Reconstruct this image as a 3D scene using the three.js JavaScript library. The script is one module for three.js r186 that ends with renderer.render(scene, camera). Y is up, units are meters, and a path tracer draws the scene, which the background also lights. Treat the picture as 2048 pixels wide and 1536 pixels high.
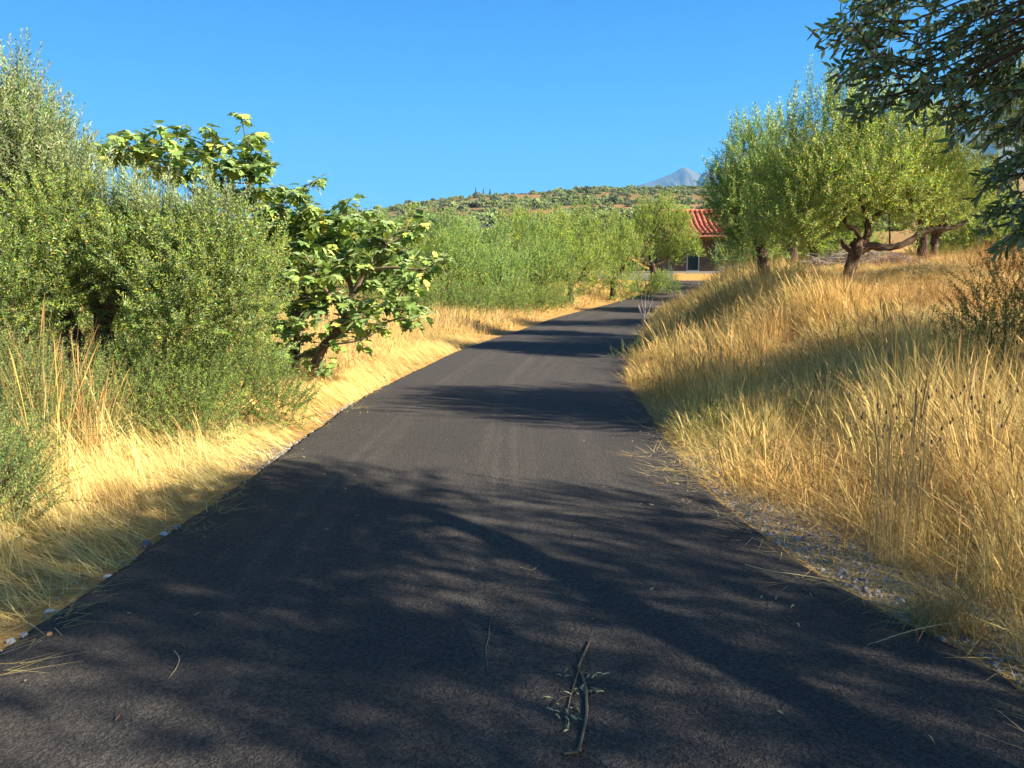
import * as THREE from 'three';
import { mergeGeometries } from 'three/addons/utils/BufferGeometryUtils.js';

// ------------------------------------------------------------------ camera, sky, sun, exposure
const EYE = 1.6, F = 1538, PITCH = Math.atan(168 / F), CP = Math.cos(PITCH), SP = Math.sin(PITCH);
const scene = new THREE.Scene();
const camera = new THREE.PerspectiveCamera(2 * Math.atan(768 / F) * 180 / Math.PI, 4 / 3, 0.1, 40000);
camera.position.set(0, EYE, 0);
camera.rotation.set(-PITCH, 0, 0);
const renderer = new THREE.WebGLRenderer();
renderer.toneMapping = THREE.LinearToneMapping;
const EXPOSURE = 4.1;
renderer.toneMappingExposure = EXPOSURE;
renderer.shadowMap.enabled = true;

const SUN_AZ = 30 * Math.PI / 180, SUN_EL = 29 * Math.PI / 180;         // from the right, a little behind the camera
const sunDir = new THREE.Vector3(Math.cos(SUN_EL) * Math.cos(SUN_AZ), Math.sin(SUN_EL), Math.cos(SUN_EL) * Math.sin(SUN_AZ));
const sun = new THREE.DirectionalLight(new THREE.Color(1.0, 0.89, 0.73), 5.0);
sun.position.copy(sunDir).multiplyScalar(60); sun.castShadow = true;
Object.assign(sun.shadow.camera, { left: -60, right: 60, top: 60, bottom: -60, far: 200 });
sun.shadow.mapSize.set(4096, 4096);
scene.add(sun);

{ // clear sky: pale cyan at the horizon to deep blue overhead
  const W = 512, Hh = 256, data = new Float32Array(W * Hh * 4);
  const stops = [[0, .34, .76, 1.0], [4, .25, .69, 1.0], [9, .14, .56, .98], [15, .072, .41, .91], [21, .036, .29, .82], [35, .022, .165, .52], [60, .016, .095, .3], [90, .015, .075, .24]];
  for (let j = 0; j < Hh; j++) for (let i = 0; i < W; i++) {
    const el = ((j + .5) / Hh - .5) * Math.PI, az = ((i + .5) / W - .5) * 2 * Math.PI;
    const e = Math.max(0, el * 180 / Math.PI); let k = 0;
    while (k < stops.length - 2 && e > stops[k + 1][0]) k++;
    const t = Math.min(1, Math.max(0, (e - stops[k][0]) / (stops[k + 1][0] - stops[k][0])));
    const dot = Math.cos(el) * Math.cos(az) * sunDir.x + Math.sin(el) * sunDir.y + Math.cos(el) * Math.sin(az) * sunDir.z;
    const glow = .6 * Math.pow(Math.max(0, dot), 4);  // broad warm aureole round the out-of-view sun, added to warm the fill in shade
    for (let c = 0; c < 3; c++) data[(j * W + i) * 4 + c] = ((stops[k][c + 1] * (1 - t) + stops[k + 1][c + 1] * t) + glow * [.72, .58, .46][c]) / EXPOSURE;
    data[(j * W + i) * 4 + 3] = 1;
  }
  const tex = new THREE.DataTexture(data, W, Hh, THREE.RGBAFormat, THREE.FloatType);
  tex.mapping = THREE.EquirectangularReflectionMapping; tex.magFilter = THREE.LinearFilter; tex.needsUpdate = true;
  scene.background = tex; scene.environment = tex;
}

scene.fog = new THREE.FogExp2(new THREE.Color().setRGB(.16, .5, 1.0), 0.00009);

// ------------------------------------------------------------------ helpers
const V = (x, y, z) => new THREE.Vector3(x, y, z);
let seed = 7;
const rnd = () => { seed = (seed + 0x6d2b79f5) | 0; let t = Math.imul(seed ^ (seed >>> 15), 1 | seed); t = (t + Math.imul(t ^ (t >>> 7), 61 | t)) ^ t; return ((t ^ (t >>> 14)) >>> 0) / 4294967296; };
const rr = (a, b) => a + (b - a) * rnd();
const pick = (a) => a[Math.floor(rnd() * a.length)];
const clamp = (x, a = 0, b = 1) => Math.min(b, Math.max(a, x));
const smooth = (a, b, x) => { const t = clamp((x - a) / (b - a)); return t * t * (3 - 2 * t); };
const hash = (i, j) => { let h = Math.imul(i, 374761393) + Math.imul(j, 668265263) | 0; h = Math.imul(h ^ (h >>> 13), 1274126177); return ((h ^ (h >>> 16)) >>> 0) / 4294967296; };
function noise(x, y) {
  const i = Math.floor(x), j = Math.floor(y), u = x - i, v = y - j, a = u * u * (3 - 2 * u), b = v * v * (3 - 2 * v);
  return (hash(i, j) * (1 - a) + hash(i + 1, j) * a) * (1 - b) + (hash(i, j + 1) * (1 - a) + hash(i + 1, j + 1) * a) * b;
}
const fbm = (x, y, o = 4) => { let s = 0, a = .5; for (let k = 0; k < o; k++) { s += a * noise(x, y); x = x * 2.03 + 17.1; y = y * 2.03 + 5.7; a *= .5; } return s; };
function table(rows) {                                                   // smooth interpolation of [x, y] rows
  return (x) => {
    if (x <= rows[0][0]) return rows[0][1];
    const n = rows.length - 1; if (x >= rows[n][0]) return rows[n][1];
    let k = 0; while (x > rows[k + 1][0]) k++;
    const [x0, y0] = rows[k], [x1, y1] = rows[k + 1], h = x1 - x0, t = (x - x0) / h;
    const sl = (a, b) => (rows[b][1] - rows[a][1]) / (rows[b][0] - rows[a][0]);
    const m0 = k ? sl(k - 1, k + 1) : sl(0, 1), m1 = k + 2 <= n ? sl(k, k + 2) : sl(n - 1, n);
    return y0 * (2 * t ** 3 - 3 * t * t + 1) + m0 * h * (t ** 3 - 2 * t * t + t) + y1 * (3 * t * t - 2 * t ** 3) + m1 * h * (t ** 3 - t * t);
  };
}
// a point in metres on the line of sight through a place in the photograph, at a depth along the road
const at = (px, py, d) => { const up = (768 - py) * CP - F * SP, fw = F * CP + (768 - py) * SP; return V((px - 1024) * d / fw, EYE + up * d / fw, -d); };
const onFlat = (px, py, h = 0) => { const up = (768 - py) * CP - F * SP, fw = F * CP + (768 - py) * SP; return at(px, py, (EYE - h) * fw / -up); };

const used = {};
const numbered = (n) => { const k = used[n] = (used[n] ?? -1) + 1; return k ? n + '_' + String(k).padStart(3, '0') : n; };
function tag(o, label, category, group) { o.userData.label = label; o.userData.category = category; if (group) o.userData.group = group; return o; }
function thing(name, pos, label, category, group) { const o = new THREE.Group(); o.name = numbered(name); o.position.copy(pos); scene.add(o); return tag(o, label, category, group); }
function mesh(name, geo, mat, parent = scene) {
  const o = new THREE.Mesh(geo, mat); o.name = parent === scene ? numbered(name) : name; o.castShadow = o.receiveShadow = true; parent.add(o); return o;
}
function kind(o, k, label, category) { o.userData.kind = k; if (label) tag(o, label, category); return o; }
function geoFrom(pos, idx, col, uv) {
  const g = new THREE.BufferGeometry();
  g.setAttribute('position', new THREE.Float32BufferAttribute(pos, 3));
  if (col) g.setAttribute('color', new THREE.Float32BufferAttribute(col, 3));
  if (uv) g.setAttribute('uv', new THREE.Float32BufferAttribute(uv, 2));
  g.setIndex(idx); g.computeVertexNormals(); return g;
}
function texture(n, f, srgb, wrap = true) {                              // f(u, v) gives [r, g, b] in 0..1
  const data = new Uint8Array(n * n * 4);
  for (let j = 0; j < n; j++) for (let i = 0; i < n; i++) { const c = f(i, j); for (let k = 0; k < 3; k++) data[(j * n + i) * 4 + k] = clamp(c[k]) * 255; data[(j * n + i) * 4 + 3] = 255; }
  const t = new THREE.DataTexture(data, n, n); if (wrap) t.wrapS = t.wrapT = THREE.RepeatWrapping;
  t.magFilter = THREE.LinearFilter; if (srgb) t.colorSpace = THREE.SRGBColorSpace; t.needsUpdate = true; return t;
}
function canvasTex(n, draw, srgb = true) {
  const c = document.createElement('canvas'); c.width = c.height = n; draw(c.getContext('2d'), n);
  const t = new THREE.CanvasTexture(c); t.wrapS = t.wrapT = THREE.RepeatWrapping; if (srgb) t.colorSpace = THREE.SRGBColorSpace; return t;
}
function instanced(name, geo, mat, list, parent = scene) {               // list of [Matrix4, Color]
  const o = new THREE.InstancedMesh(geo, mat, list.length); o.name = parent === scene ? numbered(name) : name;
  list.forEach(([m, c], i) => { o.setMatrixAt(i, m); if (c) o.setColorAt(i, c); });
  o.castShadow = o.receiveShadow = true; parent.add(o); return o;
}
const UPV = V(0, 1, 0), _q = new THREE.Quaternion(), _q2 = new THREE.Quaternion();
function matrixAlong(p, dir, spin, s, sy = s) {                          // +y of the shape turned along dir
  _q.setFromUnitVectors(UPV, dir); _q2.setFromAxisAngle(UPV, spin); _q.multiply(_q2);
  return new THREE.Matrix4().compose(p, _q, V(s, sy, s));
}
function tube(pts, radii, seg = 7, rough = .12, per = 5) {                // a tapering limb through points
  const curve = new THREE.CatmullRomCurve3(pts), n = Math.max(2, (pts.length - 1) * per), pos = [], idx = [], uv = [];
  let nrm = V(.3, .1, 1); const len = curve.getLength(), ph = rnd() * 50;
  for (let i = 0; i <= n; i++) {
    const t = i / n, p = curve.getPoint(t), tg = curve.getTangent(t);
    nrm = nrm.clone().addScaledVector(tg, -nrm.dot(tg)).normalize(); const b = tg.clone().cross(nrm);
    const f = t * (radii.length - 1), k = Math.min(radii.length - 2, Math.floor(f)), r = radii[k] + (radii[k + 1] - radii[k]) * (f - k);
    for (let j = 0; j <= seg; j++) {
      const a = (j % seg) / seg * Math.PI * 2, q = r * (1 + rough * (2 * noise(ph + (j % seg) * 1.7, ph + i * .7) - 1) * 1.6);
      pos.push(p.x + q * (Math.cos(a) * nrm.x + Math.sin(a) * b.x), p.y + q * (Math.cos(a) * nrm.y + Math.sin(a) * b.y), p.z + q * (Math.cos(a) * nrm.z + Math.sin(a) * b.z));
      uv.push(j / seg * Math.max(.15, r * 6), t * len);
      if (i < n && j < seg) { const o = i * (seg + 1) + j; idx.push(o, o + 1, o + seg + 1, o + 1, o + seg + 2, o + seg + 1); }
    }
  }
  const g = geoFrom(pos, idx, null, uv); return g;
}
function box(w, h, d, x, y, z) { const g = new THREE.BoxGeometry(w, h, d); g.translate(x, y, z); return g; }

// ------------------------------------------------------------------ lie of the land (d = metres ahead of the camera)
const hr = table([[-60, 0], [0, 0], [9, 0], [12, .01], [15.5, .03], [20.5, .29], [28.5, .51], [40, .84], [48, 1.2], [54, 1.58], [58, 1.98], [63, 2.7], [70, 3.85], [90, 7.6], [120, 11.8], [150, 16], [250, 32], [400, 53], [470, 55], [700, 40], [1500, 30], [20000, 20]]);
const xl = table([[-60, -2.4], [0, -2.37], [6, -2.39], [9, -2.46], [12, -2.5], [15.5, -2.28], [20.5, -1.36], [28.5, .28], [40, 2.75], [54, 7.6], [58, 9.6], [63, 12.4], [70, 14.1], [80, 15]]);
const xr = table([[-60, 2], [0, 2.0], [3, 2.13], [4.1, 1.9], [5, 1.74], [6.5, 1.68], [9, 1.8], [12, 2.05], [15.5, 2.3], [20.5, 3.2], [28.5, 4.9], [40, 7.3], [54, 12], [58, 14], [63, 16.6], [70, 18.3], [80, 19.2]]);
const bank = table([[-60, .4], [0, .4], [3, .45], [6, .62], [10, .95], [17, 1.75], [25, 2.1], [30, 2.35], [38, 1.9], [46, 1.2], [54, .6], [60, .2], [80, 0]]);
const shift = table([[-1, .4], [-.66, .45], [-.4, .62], [-.243, .76], [-.113, .94], [-.048, 1], [.05, 1.04], [.114, 1.07], [.18, 1.07], [.245, 1.08], [.6, 1.2], [1, 1.2]]);
function land(x, z) {
  const d = -z; let h = hr(d);
  const near = 1 - smooth(62, 95, d), uL = xl(d) - x, uR = x - xr(d);
  if (near > 0) {
    let s = -.045;
    if (uL > 0) s += near * (smooth(.2, 1.6, uL) * .04 - .03 * Math.min(6, Math.max(0, uL - 1)) * (1 - smooth(14, 26, d)) + .055 * Math.min(9, Math.max(0, uL - .4)) * smooth(18, 30, d) + (fbm(x * .7, z * .7) - .45) * .22 * smooth(.3, 1.5, uL));
    if (uR > 0) s += near * (bank(d) * smooth(.5, 4.9, uR) + .055 * clamp(uR - 5, 0, 40) * smooth(4, 14, d) + (fbm(x * .6 + 9, z * .6) - .45) * .4 * smooth(.4, 2, uR));
    h += s;
  }
  const far = smooth(75, 140, d);
  if (far > 0) h = h * (1 - far) + far * (3.9 + (h - 3.9) * shift(clamp(x / d, -1, 1)) + (fbm(x * .018, z * .018) - .47) * 5 * smooth(120, 300, d));
  const home = smooth(12, 15, x) * (1 - smooth(27, 34, x)) * smooth(66, 69, d) * (1 - smooth(80, 92, d));
  return h * (1 - home) + 4.0 * home;
}
const ground = (x, d, lift = 0) => V(x, land(x, -d) + lift, -d);

// ------------------------------------------------------------------ materials
const barkMap = texture(256, (i, j) => { const v = .3 + .75 * fbm(i / 256 * 24, j / 256 * 6, 4) + .22 * (fbm(i / 256 * 60, j / 256 * 20, 2) - .4); return [v, v * .93, v * .84]; }, true);
const barkBump = texture(256, (i, j) => { const v = fbm(i / 256 * 26, j / 256 * 7, 4); return [v, v, v]; });
for (const t of [barkMap, barkBump]) t.repeat.set(2.2, 1.1);
const M = {
  bark: new THREE.MeshStandardMaterial({ color: new THREE.Color().setRGB(.20, .135, .085), map: barkMap, bumpMap: barkBump, bumpScale: .03, roughness: .95 }),
  figBark: new THREE.MeshStandardMaterial({ color: new THREE.Color().setRGB(.36, .30, .24), map: barkMap, bumpMap: barkBump, bumpScale: .006, roughness: .9 }),
  paleTwig: new THREE.MeshStandardMaterial({ color: new THREE.Color().setRGB(.50, .40, .36), roughness: .9 }),
  leaf: new THREE.MeshPhysicalMaterial({ vertexColors: true, roughness: 1, transmission: .42, thickness: 0, specularIntensity: .5 }),
  nearLeaf: new THREE.MeshPhysicalMaterial({ vertexColors: true, roughness: .97, transmission: .22, thickness: 0, specularIntensity: .6 }),
  grass: new THREE.MeshPhysicalMaterial({ vertexColors: true, roughness: 1, transmission: .22, thickness: 0, specularIntensity: .4 }),
  straw: new THREE.MeshStandardMaterial({ color: new THREE.Color().setRGB(.5, .38, .18), roughness: .85 }),
  stone: new THREE.MeshStandardMaterial({ color: 0xffffff, roughness: .9, bumpMap: barkBump, bumpScale: .004 }),
};
const rgb = (r, g, b) => new THREE.Color().setRGB(r, g, b);

// ------------------------------------------------------------------ ground sheet
const strawTex = canvasTex(1024, (c, n) => {
  c.fillStyle = '#a98a5c'; c.fillRect(0, 0, n, n);
  for (let k = 0; k < 9000; k++) { const v = rr(.3, 1); c.fillStyle = `rgba(${90 + 90 * v},${68 + 80 * v},${40 + 50 * v},${rr(.1, .5)})`; const s = rr(2, 9); c.fillRect(rnd() * n, rnd() * n, s, s * rr(.4, 1)); }
  for (let k = 0; k < 9000; k++) {
    const x = rnd() * n, y = rnd() * n, a = rnd() * 6.3 * (rnd() < .5 ? 1 : .2), l = rr(25, 150), v = rr(.45, 1.0);
    c.strokeStyle = `rgba(${255 * v},${222 * v},${160 * v},${rr(.4, 1)})`; c.lineWidth = rr(1, 2.6); c.beginPath();
    for (const [ox, oy] of [[0, 0], [n, 0], [-n, 0], [0, n], [0, -n]]) { c.moveTo(x + ox, y + oy); c.quadraticCurveTo(x + ox + Math.cos(a) * l * .5 + rr(-8, 8), y + oy + Math.sin(a) * l * .5 + rr(-8, 8), x + ox + Math.cos(a) * l, y + oy + Math.sin(a) * l); }
    c.stroke();
  }
});
{
  const ds = [], xs = [];
  for (let d = -50; d < -6; d += 3) ds.push(d);
  for (let d = -6; d < 26; d += .28) ds.push(d);
  for (let d = 26; d < 72; d += .7) ds.push(d);
  for (let d = 72, s = 1.2; d < 25000; d += s, s *= d < 480 ? 1.035 : 1.16) ds.push(d);
  for (let x = -12; x <= 16; x += .22) xs.push(x);
  const side = []; for (let o = 0, s = .4; o < 25000; o += s, s *= o < 350 ? 1.045 : 1.2) side.push(o + s);
  const all = [...side.map((o) => -12 - o).reverse(), ...xs, ...side.map((o) => 16 + o)];
  const pos = [], idx = [], uv = [], col = [], nx = all.length;
  ds.forEach((d, j) => all.forEach((x, i) => {
    const z = -d; pos.push(x, land(x, z), z); uv.push(x / 1.6, z / 1.6);
    const n1 = fbm(x * .5, z * .5), n2 = fbm(x * .06 + 40, z * .06), far = smooth(70, 130, d);
    const c = [.72 + .2 * n1, .58 + .15 * n1, .31 + .07 * n1];                              // straw and dust
    const soil = smooth(.5, .62, n2) * .5 * smooth(6, 14, Math.abs(x - xl(d)));                                                  // bare reddish earth
    for (let k = 0; k < 3; k++) c[k] = c[k] * (1 - soil) + soil * [.50, .30, .16][k];
    const uR = x - xr(d), uL = xl(d) - x, gr = clamp(smooth(-.1, .1, uR) * (1 - smooth(.5, .85, uR)) * (1 - smooth(6, 8, d)) + smooth(-.1, .1, uL) * (1 - smooth(.25, .55, uL)) * smooth(.42, .55, fbm(d * .6, 5, 2))) * .75;
    for (let k = 0; k < 3; k++) c[k] = c[k] * (1 - gr) + gr * [.42, .42, .42][k];
    const f = smooth(.42, .54, fbm(x * .03 + 3, z * .05 + 8, 5)), hill = [.30 * f + .46 * (1 - f), .29 * f + .355 * (1 - f), .12 * f + .205 * (1 - f)];
    for (let k = 0; k < 3; k++) c[k] = c[k] * (1 - far) + far * hill[k];
    col.push(...c);
    if (i < nx - 1 && j < ds.length - 1) { const o = j * nx + i; idx.push(o, o + 1, o + nx, o + 1, o + nx + 1, o + nx); }
  }));
  const m = new THREE.MeshStandardMaterial({ vertexColors: true, map: strawTex, bumpMap: strawTex, bumpScale: .02, roughness: 1 });
  kind(mesh('ground', geoFrom(pos, idx, col, uv), m), 'structure');
}

// ------------------------------------------------------------------ road: a slab of dark asphalt with a ragged edge
{
  const grain = texture(512, (i, j) => { const v = .5 + .3 * (hash(i, j) - .5) + .4 * (hash(i >> 1, (j >> 1) + 999) - .5) + .7 * (noise(i / 4.3, j / 4.3) - .5) + .5 * (noise(i / 9 + 40, j / 9) - .5); return [v, v, v]; }, false);
  const grainC = texture(512, (i, j) => { const v = .74 + .3 * (hash(i, j) - .5) + .4 * (hash(i >> 1, (j >> 1) + 999) - .5) + .45 * (noise(i / 4.3, j / 4.3) - .5) + .3 * (noise(i / 9 + 40, j / 9) - .5) + (hash(i >> 1, j >> 1) > .975 ? .3 : 0); return [v, v * .985, v * .96]; }, true);
  const pos = [], idx = [], uv = [], col = [], nA = 96, rows = [];
  for (let d = -50; d < 0; d += 2) rows.push(d);
  for (let d = 0; d < 26; d += .09) rows.push(d);
  for (let d = 26; d <= 80; d += .4) rows.push(d);
  const marks = [[-1.32, .05, .5], [-1.12, .035, .4], [-.98, .04, .35], [-.02, .05, .55], [.13, .035, .4], [.42, .06, .3], [.62, .04, .22], [1.1, .1, .15]];
  rows.forEach((d, j) => {
    const rag = (s) => (fbm(d * 1.1 + s, s, 3) - .44) * .07 + (fbm(d * 11 + s, s, 3) - .44) * .07, L = xl(d) + rag(3), R = xr(d) + rag(90), y0 = hr(d);
    for (let i = 0; i <= nA + 2; i++) {
      const t = clamp((i - 1) / nA), x = L + (R - L) * t, skirt = i === 0 || i === nA + 2;
      const edge = Math.min(t, 1 - t) * (R - L);
      pos.push(x + (skirt ? (i ? .035 : -.035) : 0), y0 - (skirt ? .11 : 0) - .02 * (1 - smooth(0, .12, edge)) + .02 * (1 - (2 * t - 1) ** 2), -d);
      uv.push(x / .9, -d / .9);
      const off = x - (xl(d) + xr(d)) / 2;
      let v = 1 + .45 * (fbm(x * .9, d * .55, 4) - .47) + .25 * (fbm(x * 7, d * 5, 2) - .37), dust = 0;
      for (const [o, w, a] of marks) dust += a * Math.exp(-(((off - o - .08 * Math.sin(d * .21 + o * 5)) / w) ** 2)) * (.25 + .9 * fbm(d * .35 + o * 11, o * 7, 3)) * (.6 + .8 * noise(d * 2.2, o * 30));
      dust += .45 * Math.exp(-edge / .05) * noise(d * 3, x > 0 ? 1 : 50);
      col.push((.070 * v + .10 * dust), (.0605 * v + .088 * dust), (.0525 * v + .072 * dust));
      if (i < nA + 2 && j < rows.length - 1) { const o = j * (nA + 3) + i; idx.push(o, o + 1, o + nA + 3, o + 1, o + nA + 4, o + nA + 3); }
    }
  });
  const m = new THREE.MeshStandardMaterial({ vertexColors: true, map: grainC, bumpMap: grain, bumpScale: .012, roughness: .93 });
  kind(mesh('road', geoFrom(pos, idx, col, uv), m), 'structure');
}

// ------------------------------------------------------------------ mountains beyond the ridge
function mountain(d, profile, depth, seedN) {
  const pos = [], idx = [], col = [], nx = 240, nz = 70, x0 = profile[0][0] * d, x1 = profile.at(-1)[0] * d, h = table(profile);
  for (let j = 0; j <= nz; j++) for (let i = 0; i <= nx; i++) {
    const x = x0 + (x1 - x0) * i / nx, t = j / nz, top = h(x / d) * d, face = 1 - Math.abs(t * 2 - 1);
    const rid = (fbm(x / d * 40 + seedN, t * 7, 5) - .47), z = -(d + (t - .5) * depth);
    const y = top * Math.pow(face, .8) + rid * top * .35 * (1 - face) * smooth(0, .2, face) + rid * top * .16 * (1 - Math.pow(face, 4));
    pos.push(x, Math.max(-20, y), z); const g = fbm(x * .004 + seedN, z * .004, 4); col.push(.045 + .075 * g, .05 + .055 * g, .032 + .036 * g);
    if (i < nx && j < nz) { const o = j * (nx + 1) + i; idx.push(o, o + 1, o + nx + 1, o + 1, o + nx + 2, o + nx + 1); }
  }
  return kind(mesh('mountain', geoFrom(pos, idx, col), new THREE.MeshStandardMaterial({ vertexColors: true, roughness: 1 })), 'structure');
}
mountain(6500, [[.08, .0], [.13, .13], [.155, .143], [.18, .151], [.205, .161], [.219, .1675], [.234, .161], [.252, .155], [.30, .145], [.36, .1], [.45, 0]], 2600, 3);
mountain(5200, [[.2, 0], [.235, .148], [.26, .164], [.30, .178], [.36, .2], [.44, .222], [.5, .243], [.54, .246], [.58, .228], [.66, .21], [.8, .15], [1, 0]], 2600, 31);
mountain(9000, [[-.95, 0], [-.7, .075], [-.5, .095], [-.3, .108], [-.2, .1], [-.05, .07], [.1, 0]], 3000, 77);

// ------------------------------------------------------------------ foliage
const mixc = (a, b, t) => a.map((v, k) => v + (b[k] - v) * t);
function leafBlade(pos, idx, col, base, dir, side, L, W, c, curl = 0, segs = 1) {   // a leaf folded along its midrib
  const nrm = dir.clone().cross(side).normalize(), o0 = pos.length / 3, lev = segs === 1 ? [[0, .0, 0], [.45, 1, 0], [1, 0, 0]] : [[0, .12], [.25, .8], [.5, 1], [.75, .7], [1, .02]];
  if (segs === 1) {
    const tip = base.clone().addScaledVector(dir, L).addScaledVector(nrm, -curl * L), mid = base.clone().addScaledVector(dir, L * .45).addScaledVector(nrm, W * .25);
    const a = mid.clone().addScaledVector(side, W / 2), b = mid.clone().addScaledVector(side, -W / 2);
    for (const p of [base, tip, a, b]) { pos.push(p.x, p.y, p.z); col.push(...c); }
    idx.push(o0, o0 + 2, o0 + 1, o0, o0 + 1, o0 + 3);
  } else {
    lev.forEach(([t, w]) => {
      const m = base.clone().addScaledVector(dir, L * t).addScaledVector(nrm, -curl * L * t * t);
      for (const s of [-1, 0, 1]) { const p = m.clone().addScaledVector(side, s * w * W / 2).addScaledVector(nrm, Math.abs(s) * w * W * .18); pos.push(p.x, p.y, p.z); col.push(...c); }
    });
    for (let k = 0; k < 4; k++) for (let s = 0; s < 2; s++) { const o = o0 + k * 3 + s; idx.push(o, o + 1, o + 3, o + 1, o + 4, o + 3); }
  }
}
function makeShoot({ L = .4, pairs = 12, leaf = .055, width = .012, colors, bend = .15, open = .9 }) {   // a twig along +y with opposite leaves
  const pos = [], idx = [], col = [], bx = rr(-1, 1) * bend, bz = rr(-1, 1) * bend;
  const P = (t) => V(bx * t * t * L, L * t, bz * t * t * L), sc = [.10, .085, .05];
  for (const a of [0, 1.57]) { const o = pos.length / 3, w = .0022; for (const t of [0, .5, 1]) { const p = P(t), r = w * (1.2 - t); pos.push(p.x + Math.cos(a) * r, p.y, p.z + Math.sin(a) * r, p.x - Math.cos(a) * r, p.y, p.z - Math.sin(a) * r); col.push(...sc, ...sc); } for (const k of [0, 2]) idx.push(o + k, o + k + 1, o + k + 2, o + k + 1, o + k + 3, o + k + 2); }
  for (let k = 0; k < pairs; k++) {
    const t = .1 + .9 * (k + rnd() * .5) / pairs, p = P(t), az = k * 1.57 + rr(-.4, .4);
    for (const s of [0, Math.PI]) {
      if (rnd() < .06) continue;
      const a = az + s + rr(-.3, .3), dir = V(Math.cos(a) * open, rr(.35, 1.0) + (t > .9 ? .8 : 0), Math.sin(a) * open).normalize();
      const side = dir.clone().cross(V(rr(-1, 1), rr(-1, 1), rr(-1, 1))).normalize(), l = leaf * rr(.7, 1.2) * (1 - .35 * t * t);
      leafBlade(pos, idx, col, p, dir, side, l, width * rr(.8, 1.2), pick(colors).map((v) => v * rr(.8, 1.2)), rr(0, .25));
    }
  }
  return geoFrom(pos, idx, col);
}
const OLIVE = [[.155, .25, .045], [.20, .30, .05], [.11, .185, .045], [.25, .35, .11], [.36, .43, .23], [.27, .36, .045], [.37, .41, .05]];
const GREEN = [[.13, .22, .04], [.16, .25, .045], [.19, .28, .055], [.25, .30, .045], [.11, .17, .04]];
const SILVER = [[.20, .29, .10], [.27, .34, .18], [.15, .23, .06], [.33, .40, .24], [.21, .30, .07]];
const variants = (n, o) => Array.from({ length: n }, () => makeShoot(o));
const SH = {
  olive: variants(3, { L: .36, pairs: 15, leaf: .058, width: .0125, colors: OLIVE }),
  oliveTop: variants(2, { L: .5, pairs: 17, leaf: .06, width: .0125, colors: SILVER, bend: .1, open: .6 }),
  mid: variants(3, { L: .46, pairs: 11, leaf: .085, width: .022, colors: OLIVE, open: .8 }),
  far: variants(3, { L: .75, pairs: 9, leaf: .17, width: .05, colors: OLIVE, open: .75 }),
  farGreen: variants(2, { L: .7, pairs: 9, leaf: .16, width: .05, colors: GREEN, open: .8 }),
  shrub: variants(3, { L: .3, pairs: 13, leaf: .034, width: .011, colors: GREEN, open: .8 }),
  weed: variants(3, { L: .42, pairs: 18, leaf: .03, width: .008, colors: [[.17, .26, .08], [.22, .30, .11], [.13, .20, .07], [.29, .32, .09]], open: .7, bend: .3 }),
};
// shoots through a lobe: [centre, [rx, ry, rz], count, upness]
function lobeShoots(lobes, out, tint, scale = 1, up = .75, shell = .42) {
  for (const [c, r, n, u] of lobes) for (let k = 0; k < n; k++) {
    const a = rnd() * 6.283, y = rr(-1, 1), q = Math.sqrt(1 - y * y), o = V(q * Math.cos(a), y, q * Math.sin(a)), s = Math.pow(rnd(), shell) * (.82 + .36 * noise(c.x * 3 + o.x * 2.3 + o.z * 1.1, c.z * 3 + o.y * 2.3 - o.z));
    const p = V(c.x + o.x * r[0] * s, c.y + o.y * r[1] * s, c.z + o.z * r[2] * s);
    const dir = o.clone().multiplyScalar(.7).add(V(rr(-.5, .5), (u ?? up) + rr(-.35, .45), rr(-.5, .5))).normalize(), f = rr(.75, 1.25);
    out.push([matrixAlong(p, dir, rnd() * 6.3, scale * rr(.7, 1.25)), rgb(tint[0] * f * rr(.9, 1.12), tint[1] * f, tint[2] * f * rr(.85, 1.15))]);
  }
  return out;
}
function crownOf(parent, shapes, list, name = 'crown', mat = M.leaf) {   // one part per tree; the shoot variants share it as sub-pieces
  const g = shapes.length; const bins = shapes.map(() => []); list.forEach((e, i) => bins[i % g].push(e));
  return bins.map((b, i) => { const o = instanced(i ? 'foliage' : name, shapes[i], mat, b, parent); o.userData.kind = 'stuff'; return o; });
}
const rel = (p, o) => p.clone().sub(o);

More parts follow.
